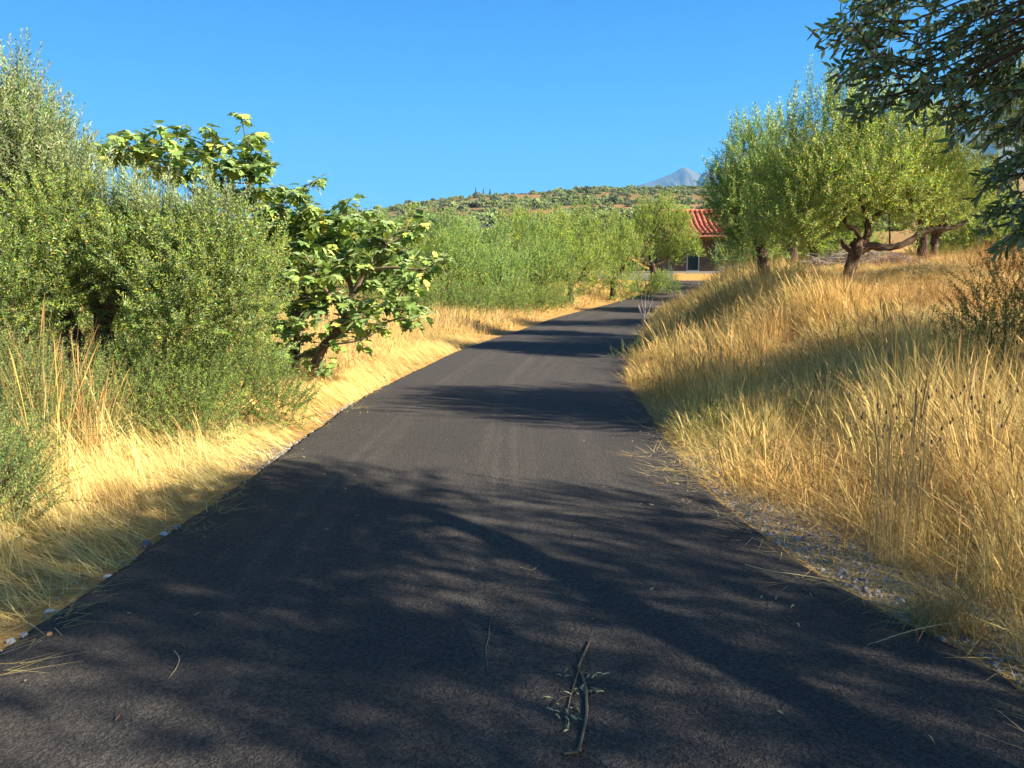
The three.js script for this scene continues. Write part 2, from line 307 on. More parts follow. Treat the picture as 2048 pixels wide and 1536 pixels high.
// ------------------------------------------------------------------ the olive tree on the left, close to the road
{
  const D = 9, S = D / F, base = ground(-5.0, 9.2);
  const t = thing('olive_tree', base, 'tall silvery olive tree with twin dark trunks at the left edge', 'tree', 'olive trees beside the road');
  const q = (x, y, d = D) => rel(at(x, y, d), base);
  const lobe = (x, y, r, n, dd = 0, ry = r) => [q(x, y, D + dd), [r * S, ry * S, r * S * 1.15], n];
  const limb = [
    tube([q(150, 760), q(148, 690), q(122, 620), q(100, 560), q(70, 440), q(60, 300)], [.13, .11, .095, .085, .05, .02]),
    tube([q(225, 750), q(212, 690), q(205, 640), q(240, 585), q(290, 510), q(330, 430)], [.12, .11, .1, .08, .05, .015]),
    tube([q(205, 640), q(185, 600), q(175, 520), q(180, 400)], [.07, .06, .04, .015]),
    tube([q(240, 585), q(320, 560), q(400, 500), q(440, 430)], [.06, .045, .03, .012]),
    tube([q(122, 620), q(60, 580), q(0, 520)], [.06, .04, .02]),
    tube([q(185, 600), q(155, 560), q(130, 500)], [.035, .025, .012]),
  ];
  mesh('trunk', mergeGeometries(limb), M.bark, t);
  const L1 = lobeShoots([lobe(20, 460, 115, 700, .3), lobe(125, 455, 80, 450, -.3), lobe(60, 540, 90, 460, -.6), lobe(150, 540, 70, 300), lobe(270, 515, 75, 480, -.3, 70), lobe(345, 500, 60, 360, .2, 65), lobe(410, 515, 70, 460, -.5, 70), lobe(470, 590, 75, 520, -.3, 90), lobe(370, 590, 85, 520, -.6), lobe(280, 590, 70, 320, .1), lobe(210, 520, 60, 260, .6), lobe(40, 600, 90, 380, -.4), lobe(-90, 480, 150, 500, .2), lobe(510, 520, 40, 120, -.2, 60)], [], [1.05, 1.05, 1], .9);
  crownOf(t, SH.olive, L1);
  const L2 = lobeShoots([lobe(50, 330, 80, 400, 0, 95), lobe(50, 250, 32, 90, 0, 90), lobe(10, 270, 40, 110, 0, 80), lobe(105, 370, 65, 260, .1, 80), lobe(-40, 340, 90, 300, .2, 100), lobe(150, 400, 40, 90, 0, 60), lobe(440, 470, 45, 110, -.4, 45), lobe(310, 455, 50, 110, -.3, 45), lobe(230, 440, 40, 70, -.2, 40)], [], [1.15, 1.1, 1.1], 1, 1.5);
  crownOf(t, SH.oliveTop, L2, 'top_shoots');
}
// ------------------------------------------------------------------ shrubs and weeds under it
function shrub(name, label, category, lobes, base, shapes, tint, scale, group, stems = 8, woody = .012) {
  const t = thing(name, base, label, category, group), g = [];
  for (let k = 0; k < stems; k++) { const [c, r] = pick(lobes); const e = c.clone().add(V(rr(-1, 1) * r[0] * .7, rr(-.2, .8) * r[1], rr(-1, 1) * r[2] * .7)), s = V(rr(-.2, .2) + c.x * .5, -.05, rr(-.2, .2) + c.z * .5); g.push(tube([s, s.clone().lerp(e, .5).add(V(rr(-.06, .06), .05, rr(-.06, .06))), e], [woody, woody * .7, woody * .3], 5, .1, 4)); }
  mesh('stem', mergeGeometries(g), M.bark, t);
  crownOf(t, shapes, lobeShoots(lobes, [], tint, scale), 'foliage');
  return t;
}
{
  const lo = (x, d, y, r, n, ry = r) => [x, d, y, r, n, ry];
  const mk = (label, base, rows, shapes, tint, scale, name = 'shrub', cat = 'shrub', group = 'shrubs under the left olive tree') =>
    shrub(name, label, cat, rows.map(([x, d, y, r, n, ry]) => { const g = ground(x, d); return [V(x, g.y + y, -d).sub(base), [r, ry, r], n]; }), base, shapes, tint, scale, group);
  mk('leafy bright green shrub below the olive crown, left of the fig', ground(-4.0, 8.4), [lo(-3.75, 8.6, .75, .55, 520, .6), lo(-3.2, 9.2, .7, .5, 420, .65), lo(-4.3, 8.4, .6, .5, 420), lo(-3.5, 8.3, .3, .45, 260, .35), lo(-2.95, 9.6, .35, .4, 220)], SH.shrub, [1.1, 1.1, 1], 1);
  mk('feathery pale green shrub beneath the twin olive trunks', ground(-4.9, 7.4), [lo(-4.7, 7.6, .45, .55, 480, .55), lo(-5.4, 7.6, .6, .6, 520, .6), lo(-4.2, 7.5, .3, .4, 260, .35), lo(-5.0, 7.0, .35, .45, 300)], SH.weed, [1.1, 1.05, .8], 1);
  mk('dense green shrub with feathery tips at the left frame edge', ground(-4.9, 5.9), [lo(-4.5, 6.9, .55, .5, 460, .55), lo(-4.9, 6.4, .6, .55, 460, .6), lo(-4.3, 6.3, .35, .36, 260, .4), lo(-4.4, 5.9, .3, .4, 260, .4)], SH.weed, [.95, .95, .7], 1);
  mk('low dark green shrub among dry stalks in the lower left corner', ground(-3.9, 4.8), [lo(-3.6, 5.3, .2, .3, 230, .32), lo(-3.55, 4.9, .2, .32, 230, .34), lo(-3.85, 5.6, .25, .3, 160, .32)], SH.weed, [.95, 1.0, .72], .95);
  mk('dark rounded shrub behind the left olive tree', ground(-6.5, 11), [lo(-6.4, 11.0, .9, .9, 620, 1.0), lo(-5.2, 11.4, .8, .8, 520, .9), lo(-7.8, 10.8, 1.0, 1.0, 500, 1.1), lo(-4.4, 12, .6, .6, 300, .7)], SH.mid, [1, 1.05, .9], .9);
}
// ------------------------------------------------------------------ fig tree
{
  const D = 14, base = ground(-4.0, 14), t = thing('fig_tree', base, 'spreading fig tree with large lobed leaves at the road verge', 'tree');
  const q = (x, y, d = D) => rel(at(x, y, d), base), limbs = [];
  const bones = [
    [[590, 765, 14], [592, 700, 14], [602, 640, 14], [604, 570, 14.1], [590, 480, 14.3], [560, 400, 14.4]], [[615, 760, 13.9], [650, 690, 13.8], [690, 640, 13.8], [705, 590, 13.8], [735, 540, 13.7], [770, 490, 13.6]],
    [[590, 715, 14], [640, 700, 13.9], [670, 670, 13.7]], [[602, 640, 14], [560, 590, 14.1], [500, 500, 14.3], [460, 400, 14.4]], [[604, 570, 14.1], [540, 500, 14], [505, 420, 14], [500, 350, 14]],
    [[500, 500, 14.3], [420, 420, 14.5], [350, 350, 14.6], [280, 310, 14.6]], [[705, 590, 13.8], [690, 530, 14], [655, 460, 14.1]], [[735, 540, 13.7], [790, 535, 13.4], [840, 540, 13.3]],
    [[705, 600, 13.8], [760, 615, 13.5], [810, 620, 13.3]], [[690, 640, 13.8], [750, 650, 13.4], [800, 635, 13.2]], [[640, 600, 14], [580, 585, 13.6], [530, 572, 13.3]], [[690, 640, 13.8], [640, 560, 13.5], [610, 510, 13.4]],
    [[650, 690, 13.8], [720, 680, 13.4], [760, 660, 13.3]], [[350, 350, 14.6], [300, 330, 14.8], [220, 310, 14.8]],
  ];
  const nodes = [];
  bones.forEach((b, k) => { const pts = b.map((p) => q(...p)), r = [.085, .1, .05, .055, .05, .04, .045, .035, .022, .025, .02, .035, .02, .025][k]; limbs.push(tube(pts, [r, r * .8, r * .6, r * .35], 7, .1, 5)); for (let i = 1; i < pts.length; i++) for (let s = 0; s < 4; s++) nodes.push(pts[i - 1].clone().lerp(pts[i], (s + 1) / 4)); });
  const tips = [[480, 225], [525, 262], [500, 285], [530, 330], [410, 252], [365, 252], [320, 250], [290, 262], [235, 270], [185, 285], [250, 298], [340, 278], [440, 290], [460, 335], [555, 372], [600, 388], [640, 355], [702, 395], [735, 420], [590, 420], [540, 412], [660, 430], [690, 470], [770, 440], [840, 415], [846, 445], [800, 468], [750, 478], [872, 512], [893, 508], [850, 545], [800, 535], [842, 612], [830, 640], [785, 600], [700, 530], [640, 495], [600, 478], [560, 455], [570, 540], [620, 555], [660, 580], [740, 600], [555, 640], [540, 690], [575, 668], [720, 455], [760, 515], [680, 505], [640, 530], [590, 515], [430, 340], [390, 300], [280, 300], [480, 380], [520, 380], [505, 445], [620, 445], [730, 565], [690, 600], [640, 610], [765, 655], [390, 330], [330, 320], [525, 640], [815, 500], [700, 430], [780, 560], [600, 640], [560, 700], [210, 310], [240, 300], [270, 290], [310, 290], [350, 300], [380, 275], [420, 280], [450, 315], [490, 320], [510, 350], [300, 330], [340, 345], [400, 350], [450, 370], [500, 400], [530, 440], [600, 430], [640, 470], [700, 500], [760, 450], [820, 450], [820, 560], [730, 480], [660, 540], [545, 390], [570, 410], [590, 440], [560, 430], [530, 470], [585, 380], [615, 410], [555, 520], [545, 560], [585, 610], [565, 650], [610, 600], [540, 610], [525, 300], [505, 320]];
  const stems = [], leaves = [];
  for (const [x, y] of tips) {
    const tip = q(x, y, D + rr(-.7, .6)); let best = nodes[0], bd = 1e9;
    for (const n of nodes) { const dd = n.distanceTo(tip) + Math.max(0, n.y - tip.y) * 1.5; if (dd < bd) { bd = dd; best = n; } }
    const mid = best.clone().lerp(tip, .55).add(V(rr(-.05, .05), -.05, rr(-.05, .05)));
    stems.push(tube([best, mid, tip], [.016, .012, .006], 5, .05, 4));
    const n = Math.round(rr(9, 13));
    for (let k = 0; k < n; k++) { const a = k / n * 6.283 + rr(-.4, .4), drop = k < 3 ? 0 : rr(.02, .22); leaves.push([tip.clone().lerp(mid, drop / .3 * .6), a, rr(-1.0, .45), rr(.75, 1.15)]); }
    for (let j = 0; j < 2; j++) { const c = best.clone().lerp(tip, rr(.35, .8)).add(V(rr(-.16, .16), rr(-.08, .12), rr(-.16, .16))); for (let k = 0; k < 6; k++) leaves.push([c.clone(), k * 1.05 + rr(-.4, .4), rr(-1.1, .3), rr(.7, 1.1)]); }
  }
  for (let k = 0; k < 150; k++) { const p = pick(nodes.slice(8)).clone().add(V(rr(-.45, .45), rr(-.1, .5), rr(-.45, .45))); for (let i = 0; i < 6; i++) leaves.push([p.clone().add(V(rr(-.1, .1), rr(-.1, .05), rr(-.1, .1))), rnd() * 6.28, rr(-1.1, .5), rr(.7, 1.1)]); }
  limbs.push(...stems);
  mesh('trunk', mergeGeometries(limbs), M.figBark, t);
  // lobed leaf, bent along the midrib
  const out = [[0, 0], [.035, .01], [.075, .035], [.105, .085], [.062, .085], [.085, .15], [.032, .125], [.022, .2], [0, .225]];
  const figLeaf = (c) => {
    const pos = [], idx = [], col = [], put = (x, y) => { const bend = -.9 * y * y - .8 * x * x + .25 * Math.abs(x); pos.push(x, bend, y + .05); col.push(...c); };
    out.forEach(([, y]) => put(0, Math.min(y, .225))); out.forEach(([x, y]) => put(x, y)); out.forEach(([x, y]) => put(-x, y));
    const n = out.length; for (let i = 0; i < n - 1; i++) { idx.push(i, n + i, i + 1, n + i, n + i + 1, i + 1, i, i + 1, 2 * n + i, 2 * n + i, i + 1, 2 * n + i + 1); }
    const o = pos.length / 3; pos.push(-.003, 0, 0, .003, 0, 0, 0, 0, .06); col.push(.2, .2, .06, .2, .2, .06, .2, .2, .06); idx.push(o, o + 1, o + 2);
    return geoFrom(pos, idx, col);
  };
  const kinds = [[.20, .32, .06], [.25, .38, .07], [.17, .28, .06], [.33, .43, .07], [.55, .52, .08]].map(figLeaf);
  const fm = new THREE.MeshPhysicalMaterial({ vertexColors: true, roughness: .98, transmission: .4, thickness: 0, specularIntensity: .8 });
  leaves.sort((a, b) => a[0].y - b[0].y); const rest = [];
  leaves.forEach(([p, a, tilt, s], i) => {
    const m = new THREE.Matrix4().compose(p, new THREE.Quaternion().setFromEuler(new THREE.Euler(-tilt, a, rr(-.3, .3), 'YXZ')), V(s, s, s)), g = kinds[rnd() < .07 ? 4 : Math.floor(rnd() * 4)];
    if (i % leaves.length < leaves.length - 300) { rest.push(g.clone().applyMatrix4(m)); return; }
    const o = mesh('leaf', g, fm, t); o.matrix.copy(m); m.decompose(o.position, o.quaternion, o.scale);
  });
  if (rest.length) mesh('foliage', mergeGeometries(rest), fm, t).userData.kind = 'stuff';
}

// ------------------------------------------------------------------ olive trees on the right bank
function oliveTree(label, base, group, bones, lobes, shapes, tint, scale, topLobes) {
  const t = thing('olive_tree', base, label, 'tree', group);
  mesh('trunk', mergeGeometries(bones.map(([pts, r]) => tube(pts, r, 8, .18, 6))), M.bark, t);
  crownOf(t, shapes, lobeShoots(lobes, [], tint, scale));
  if (topLobes) crownOf(t, SH.mid.slice(0, 1), lobeShoots(topLobes, [], tint.map((v) => v * 1.15), scale * 1.2, 1.6), 'top_shoots');
  return t;
}
{ // the main one, with its long low limb
  const D = 17, S = D / F, base = ground(7.35, 17), q = (x, y, d = D) => rel(at(x, y, d), base);
  const lobe = (x, y, r, n, dd = 0, ry = r) => [q(x, y, D + dd), [r * S, ry * S, r * S * 1.2], n];
  oliveTree('olive tree with a leaning trunk and one long low limb on the bank', base, 'olive trees beside the road', [
    [[q(1690, 600), q(1692, 575), q(1700, 540), q(1712, 500), q(1718, 478)], [0.152, 0.129, 0.129, 0.152, 0.114]],
    [[q(1712, 505), q(1740, 492), q(1780, 495), q(1815, 485), q(1850, 462), q(1905, 456), q(1935, 440)], [0.0988, 0.0912, 0.076, 0.076, 0.0646, 0.0456, 0.0304]],
    [[q(1718, 495), q(1735, 470), q(1737, 445), q(1765, 425), q(1790, 418), q(1815, 412), q(1840, 350)], [0.0912, 0.076, 0.0684, 0.057, 0.0532, 0.0456, 0.0152]],
    [[q(1725, 485), q(1712, 460), q(1692, 448), q(1690, 400), q(1660, 330)], [0.0608, 0.0532, 0.0494, 0.0304, 0.0114]],
    [[q(1708, 505), q(1690, 492), q(1684, 478)], [0.076, 0.0646, 0.038]],
    [[q(1765, 425), q(1790, 350), q(1780, 270)], [0.0304, 0.0228, 0.00912]], [[q(1737, 445), q(1715, 380), q(1700, 280)], [0.038, 0.0266, 0.00912]], [[q(1780, 495), q(1778, 430), q(1772, 380)], [0.019, 0.0152, 0.0076]], [[q(1880, 458), q(1895, 420), q(1900, 370)], [0.0228, 0.0152, 0.0076]],
  ], [lobe(1670, 300, 62, 288), lobe(1730, 275, 55, 237, .6), lobe(1800, 300, 66, 302, -.4), lobe(1610, 340, 62, 273, .3), lobe(1740, 365, 62, 237, -.8), lobe(1640, 400, 66, 273, -.3), lobe(1855, 345, 62, 273, .2), lobe(1575, 410, 66, 273, .6), lobe(1830, 410, 48, 158, -.5), lobe(1690, 350, 60, 187, 1.0), lobe(1780, 385, 45, 129, .6), lobe(1600, 460, 50, 151, -.2), lobe(1700, 420, 60, 129, .8, 40), lobe(1900, 400, 55, 144, .3), lobe(1560, 450, 60, 187, .8, 50), lobe(1620, 470, 45, 93, .8, 30)], SH.mid, [1.25, 1.2, .85], .95,
  [lobe(1640, 215, 26, 50, .5, 55), lobe(1690, 225, 34, 57, 0, 50), lobe(1740, 210, 40, 50, 0, 45), lobe(1800, 225, 40, 57, 0, 50), lobe(1860, 270, 40, 57), lobe(1580, 270, 32, 43, .4, 45), lobe(1530, 370, 30, 36, .4, 40)]);
}
{ // behind it to the left
  const D = 23, S = D / F, x0 = (1530 - 1024) * S, base = ground(x0, D), q = (x, y, d = D) => rel(at(x, y, d), base);
  const lobe = (x, y, r, n, dd = 0, ry = r) => [q(x, y, D + dd), [r * S, ry * S, r * S * 1.2], n];
  oliveTree('shadier olive tree overhanging the red tiled roof', base, 'olive trees beside the road', [
    [[V(0, -.1, 0), q(1522, 500), q(1515, 470), q(1500, 420)], [.2, .16, .13, .06]], [[q(1518, 480), q(1545, 440), q(1560, 370)], [.1, .07, .03]],
  ], [lobe(1495, 345, 50, 260), lobe(1545, 325, 55, 280), lobe(1468, 390, 46, 240), lobe(1530, 405, 60, 280), lobe(1480, 440, 50, 220), lobe(1560, 450, 50, 180), lobe(1450, 360, 30, 90, 0, 34), lobe(1600, 380, 55, 220), lobe(1465, 435, 34, 160), lobe(1500, 480, 45, 200, 0, 30)], SH.mid, [1.05, 1.1, .85], 1.1,
  [lobe(1482, 290, 22, 45, 0, 35), lobe(1530, 280, 26, 50, 0, 32)]);
}
const ROADSIDE = 'olive trees standing back on the right bank';
function simpleOlive(label, x, d, h, w, n, shapes, tint, scale, group, trunkH = .28) {
  const base = ground(x, d), lobes = [], bones = [];
  for (let k = 0; k < 7; k++) {
    const a = k * .9 + rr(-.3, .3), c = k === 6 ? V(0, h * .72, 0) : V(Math.cos(a) * w * .27, h * rr(.48, .68), Math.sin(a) * w * .27);
    lobes.push([c, [w * rr(.2, .27), h * rr(.2, .27), w * rr(.2, .27)], Math.round(n / 7)]);
    if (k < 4) bones.push([[V(0, h * trunkH * .8, 0), c.clone().multiplyScalar(.6).add(V(0, h * .16, 0)), c], [.09, .06, .02]]);
  }
  bones.push([[V(rr(-.1, .1), -.15, 0), V(rr(-.05, .05), h * .12, .03), V(0, h * trunkH, 0)], [.24, .18, .15]]);
  return oliveTree(label, base, group, bones, lobes, shapes, tint, scale);
}
simpleOlive('olive tree with a thick dark stump trunk behind the long low limb', 15.2, 29, 4.6, 5.2, 1500, SH.mid, [1.05, 1.05, .8], 1.35, ROADSIDE, .3);
simpleOlive('olive tree with yellowish crown at the right edge of the frame', 12.8, 17.2, 5.8, 5.8, 3600, SH.mid, [1.1, 1.0, .65], .9, ROADSIDE, .35);
simpleOlive('olive tree outside the right frame edge, shading the road ahead', 8.9, 7.6, 6.2, 5.0, 3600, SH.mid, [1, 1, .8], 1, ROADSIDE, .32);
simpleOlive('slim olive tree between the tiled roof and the big bank olive', 10.1, 28, 4.6, 4.4, 1300, SH.mid, [.95, 1, .85], 1.3, ROADSIDE, .3);
simpleOlive('small olive tree right of the brush pile at the field edge', 19.5, 36, 4.6, 5.5, 1300, SH.far, [1.05, 1.05, .8], .95, ROADSIDE, .3);
simpleOlive('distant olive tree at the far top of the right field', 27, 44, 4.8, 6, 1200, SH.far, [1, 1, .8], 1, ROADSIDE, .3);
simpleOlive('distant olive tree directly behind the leaning bank olive', 15.5, 40, 5, 6, 1300, SH.far, [1, 1.05, .85], 1, ROADSIDE, .3);

// ------------------------------------------------------------------ the olive tree overhead at the right, its trunk outside the frame
{
  const base = ground(6.6, -.8), t = thing('olive_tree', base, 'close olive tree whose dark leafy branches hang in from the right', 'tree', 'olive trees beside the road');
  const q = (x, y, d) => rel(at(x, y, d), base), bones = [], pos = [], idx = [], col = [], single = [];
  const hub = V(-2.0, 3.0, -3.4);
  bones.push(tube([V(.1, -.2, 0), V(.05, .7, .1), V(-.1, 1.4, 0)], [.26, .2, .19], 9, .2), tube([V(-.1, 1.4, 0), V(-.6, 2.2, -.4), hub, V(-2.6, 3.4, -3.8)], [.15, .11, .09, .03]), tube([V(-.1, 1.4, 0), V(.5, 2.3, .5), V(1.2, 3.4, 1)], [.14, .1, .04]), tube([V(-.1, 1.4, 0), V(-.3, 2.5, .9), V(-.9, 3.8, 1.6)], [.13, .09, .04]));
  const NL = [[.10, .155, .06], [.13, .185, .075], [.085, .14, .05], [.19, .24, .14], [.15, .20, .05]];
  const twig = (a, b, leafN, sag = .06) => {
    const mid = a.clone().lerp(b, .5).add(V(0, sag, 0)), cv = new THREE.CatmullRomCurve3([a, mid, b]);
    bones.push(tube([a, mid, b], [.004, .0028, .001], 4, .05, 5));
    for (let k = 0; k < leafN; k++) for (const s of [0, Math.PI]) {
      const tt = .12 + .88 * (k + rnd() * .5) / leafN, p = cv.getPoint(tt), tg = cv.getTangent(tt), az = k * 1.57 + s + rr(-.8, .8);
      const e1 = tg.clone().cross(UPV).normalize(), e2 = tg.clone().cross(e1), rad = e1.multiplyScalar(Math.cos(az)).add(e2.multiplyScalar(Math.sin(az)));
      const dir = tg.clone().multiplyScalar(rr(.55, 1.1)).addScaledVector(rad, .75).add(V(0, -.12, 0)).normalize(), side = dir.clone().cross(V(rr(-1, 1), rr(-.4, 1), rr(-1, 1))).normalize();
      single.push([p, dir, side, rr(.045, .07), rr(.014, .02), pick(NL).map((v) => v * rr(.8, 1.2)), rr(-.1, .22)]);
    }
  };
  const T = [ // tip x, y, then where the twig comes from
    [1634, 80, 1830, 40, 3.5], [1689, 8, 1860, -20, 3.5], [1702, 32, 1870, 10, 3.7], [1668, 60, 1850, 70, 3.8], [1642, 100, 1840, 90, 3.4], [1654, 136, 1850, 120, 3.6], [1656, 158, 1850, 130, 3.5], [1672, 175, 1860, 150, 3.8], [1681, 222, 1850, 170, 3.5], [1724, 246, 1880, 180, 3.6],
    [1790, 226, 1930, 150, 3.4], [1770, 200, 1900, 120, 3.7], [1850, 252, 1990, 170, 3.6], [1800, 160, 1960, 60, 3.9], [1760, 90, 1930, 20, 3.8], [1740, 30, 1900, -50, 3.7], [1800, 20, 1980, -60, 3.6], [1850, 70, 2010, -10, 3.8], [1880, 130, 2040, 40, 3.5], [1900, 200, 2060, 100, 3.7], [1900, 275, 2050, 180, 3.6], [1880, 240, 2030, 150, 3.9], [1950, 250, 2090, 150, 3.6], [1960, 180, 2090, 80, 3.8], [1940, 100, 2090, 0, 3.7], [1990, 60, 2120, -40, 3.8], [1930, 30, 2070, -60, 3.9], [2000, 140, 2130, 40, 3.6], [2010, 220, 2130, 120, 3.8], [1920, 60, 2060, -20, 4.0], [1960, 20, 2090, -60, 4.1], [2000, 100, 2130, 0, 4.0], [2020, 180, 2150, 80, 4.1], [1980, 240, 2110, 140, 4.0], [1930, 160, 2070, 70, 4.1], [2030, 20, 2150, -60, 3.7], [2030, 260, 2150, 170, 3.9], [1960, 300, 2100, 220, 3.6], [2000, 290, 2130, 190, 3.7], [1870, 180, 2020, 90, 3.6], [1830, 110, 1990, 30, 3.7],
    [1958, 388, 2110, 320, 3.3], [1985, 420, 2120, 350, 3.4], [1955, 470, 2100, 410, 3.3], [1988, 503, 2120, 440, 3.3], [2000, 345, 2130, 280, 3.5], [2010, 455, 2140, 390, 3.4], [1995, 380, 2130, 300, 3.4], [2020, 490, 2150, 420, 3.5], [2030, 320, 2150, 240, 3.6],
  ];
  for (const [x, y, bx, by, d] of T) {
    const dd = d + rr(-.15, .15), a = q(bx, by, dd + .15), b = q(x, y, dd);
    twig(a, b, 16, rr(.0, .1));
    bones.push(tube([hub.clone().lerp(a, .0).add(V(rr(-.2, .2), 0, rr(-.2, .2))), hub.clone().lerp(a, .55).add(V(0, .18, 0)), a], [.013, .008, .004], 5, .05, 4));
    for (let k = 0; k < 3; k++) { const s = a.clone().lerp(b, rr(.1, .6)); twig(s, s.clone().add(b.clone().sub(a).multiplyScalar(rr(.35, .55)).applyAxisAngle(V(0, 0, 1), rr(-.5, .5)).add(V(0, -.02, rr(-.2, .2)))), 8, .02); }
  }
  mesh('trunk', mergeGeometries(bones), M.bark, t);
  const own = new Set(single.map((_, i) => i).sort((a, b) => single[b][3] * single[b][4] - single[a][3] * single[a][4]).slice(0, 300)), shapes = [];
  for (let k = 0; k < 5; k++) { const P = [], I = [], C = []; leafBlade(P, I, C, V(0, 0, 0), V(0, 1, 0), V(1, 0, 0), .064, .0185, NL[k], .06 * k - .05, 4); shapes.push(geoFrom(P, I, C)); }
  single.forEach(([p, dir, side, l, w, c, curl], i) => {
    if (!own.has(i)) { leafBlade(pos, idx, col, p, dir, side, l, w, c, curl, 4); return; }
    const o = mesh('leaf', shapes[i % 5], M.nearLeaf, t); o.position.copy(p); o.quaternion.setFromRotationMatrix(new THREE.Matrix4().makeBasis(side, dir, side.clone().cross(dir)));
  });
  mesh('hanging_foliage', geoFrom(pos, idx, col), M.nearLeaf, t).userData.kind = 'stuff';
  const lobes = []; for (let k = 0; k < 28; k++) { const c = V(rr(-2.3, 2.6), rr(2.9, 5.2), rr(-3.0, 3.2)), q2 = rr(.45, .9); lobes.push([c, [q2, q2 * .8, q2], Math.round(230 * q2)]); }
  crownOf(t, SH.mid, lobeShoots(lobes, [], [1, 1, .9], 1));
}

// ------------------------------------------------------------------ olive grove beyond the meadow
{
  const protos = [0, 1, 2, 3].map((k) => {
    const h = 4.6, w = 5, lobes = [];
    for (let i = 0; i < 8; i++) { const a = i * .9 + k, c = i === 7 ? V(0, h * .66, 0) : V(Math.cos(a) * w * .27, h * (k === 1 ? rr(.4, .66) : i % 2 ? rr(.22, .34) : rr(.45, .64)), Math.sin(a) * w * .27); lobes.push([c, [w * rr(.2, .27), h * rr(.2, .28), w * rr(.2, .27)], 95]); }
    for (let i = 0; i < 6; i++) lobes.push([V(rr(-1.6, 1.6), h * rr(.78, .98), rr(-1.4, 1.4)), [.32, .6, .32], 18, 1.8]);
    const bones = [tube([V(.1, -.3, 0), V(0, .6, 0), V(0, 1.2, 0)], [.25, .19, .16]), ...[0, 1, 2].map((i) => tube([V(0, 1.1, 0), V(Math.cos(i * 2.1 + k) * .6, 1.7, Math.sin(i * 2.1 + k) * .6), V(Math.cos(i * 2.1 + k) * 1.2, 2.6, Math.sin(i * 2.1 + k) * 1.2)], [.11, .08, .03]))];
    return { trunk: mergeGeometries(bones), lobes, list: null };
  });
  const G = 'olive trees massed in the grove beyond the dry meadow';
  const made = [];
  const LOOKS = [['mid green', [1, 1, .85]], ['bluish green', [.9, 1.02, 1.0]], ['olive green', [1.1, 1.1, .85]], ['silvery', [1.2, 1.3, 1.5]], ['yellowish', [1.25, 1.15, .7]], ['greyish green', [.85, .98, 1.15]]];
  function plant(x, d, k, s, label, tint, sy = s, group) {
    const look = pick(LOOKS), base = ground(x, d), p = protos[k], t = thing('olive_tree', base, label ?? look[0] + ' olive tree massed with others in the grove beyond the meadow', 'tree', group ?? (label ? 'olive trees at the front of the grove' : look[0] + ' ' + G));
    mesh('trunk', p.trunk, M.bark, t);
    for (const o of crownOf(t, SH.far, lobeShoots(sy !== s || label ? p.lobes.map((l) => [l[0], l[1], l[2] * 1.6 | 0, l[3]]) : p.lobes, [], tint ?? look[1], label ? .72 : .95))) o.castShadow = true;
    t.scale.set(s, sy, s); t.rotation.y = rnd() * 6.28; made.push([x, d]); return t;
  }
  const X = (px, d) => (px - 1024) / F * d;
  made.push([X(1312, 60), 60]);
  { const D = 60, S = D / F, base = ground(X(1312, D), D), q = (x, y, d = D) => rel(at(x, y, d), base), lobe = (x, y, r, n, dd = 0, ry = r) => [q(x, y, D + dd), [r * S, ry * S, r * S], n];
    oliveTree('bushy olive tree at the bend, left of the red roof', base, 'olive trees at the front of the grove', [[[V(0, -.2, 0), q(1308, 560), q(1306, 535), q(1300, 510)], [.3, .24, .2, .12]], [[q(1306, 535), q(1330, 520), q(1350, 500)], [.16, .12, .05]], [[q(1306, 535), q(1280, 520), q(1268, 500)], [.16, .12, .05]]],
      [lobe(1300, 450, 34, 620), lobe(1342, 448, 32, 620), lobe(1268, 470, 30, 480), lobe(1366, 482, 26, 420, -.5), lobe(1390, 505, 13, 140, -.5, 9), lobe(1312, 490, 38, 520, 1), lobe(1345, 515, 22, 260, .5, 16), lobe(1258, 505, 20, 240), lobe(1332, 412, 15, 140, 0, 24), lobe(1290, 425, 18, 160, 0, 22), lobe(1364, 445, 16, 160, 0, 18), lobe(1318, 565, 14, 180, -.6, 18)], SH.far, [1.2, 1.15, .75], .66); }
  plant(X(1140, 48), 48, 1, 1.0, 'olive tree with a dark spreading trunk at the far meadow edge', [1.15, 1.12, .8], 1.05);
  plant(X(1225, 54), 54, 2, 1.02, 'yellow-green olive tree between the dark trunk and the bend', [1.15, 1.12, .78], 1.2);
  plant(X(1075, 45), 45, 3, 1.0, 'olive tree with shaded foot left of the dark trunk', [1.0, 1.08, .9], 1.05);
  plant(X(985, 42), 42, 0, .95, 'pale olive tree midway along the meadow edge', [1.15, 1.25, 1.3]);
  plant(X(900, 40), 40, 1, .85, 'low bushy olive nearest to the fig at the meadow edge', [1.0, 1.08, .95]);
  plant(X(1400, 74), 86, 2, 1.3);
  // rows behind
  for (let d = 52; d < 84; d += 6.6) for (let b = -.40; b < .30; b += 6.4 / d) {
    const x = (b + rr(-.012, .012)) * d, dd = d + rr(-1.5, 1.5);
    if (d < 60 && b > .08 || d < 70 && b > .13 || (x > 11 && d < 84)) continue;
    if (made.some(([mx, md]) => Math.hypot(mx - x, md - dd) < 3.6)) continue;
    plant(x, dd, Math.floor(rnd() * 4), rr(.72, 1.12));
  }
  for (const [x, d] of [[16, 52], [21, 58], [27, 62], [33, 60], [40, 66], [24, 74], [34, 80], [46, 78], [19, 47], [31, 52]]) plant(x, d, Math.floor(rnd() * 4), rr(.95, 1.25), 'olive tree far back on the slope behind the right bank', undefined, undefined, 'olive trees far back on the right slope');
  for (const [x, d] of [[-13, 26], [-18, 30], [-9, 31], [-15, 37], [-22, 38], [-7, 37], [-27, 45], [-12, 46], [-20, 52]]) plant(x, d, Math.floor(rnd() * 4), rr(.7, .95), 'olive tree glimpsed behind the fig and the left olive', undefined, undefined, 'olive trees glimpsed behind the fig');
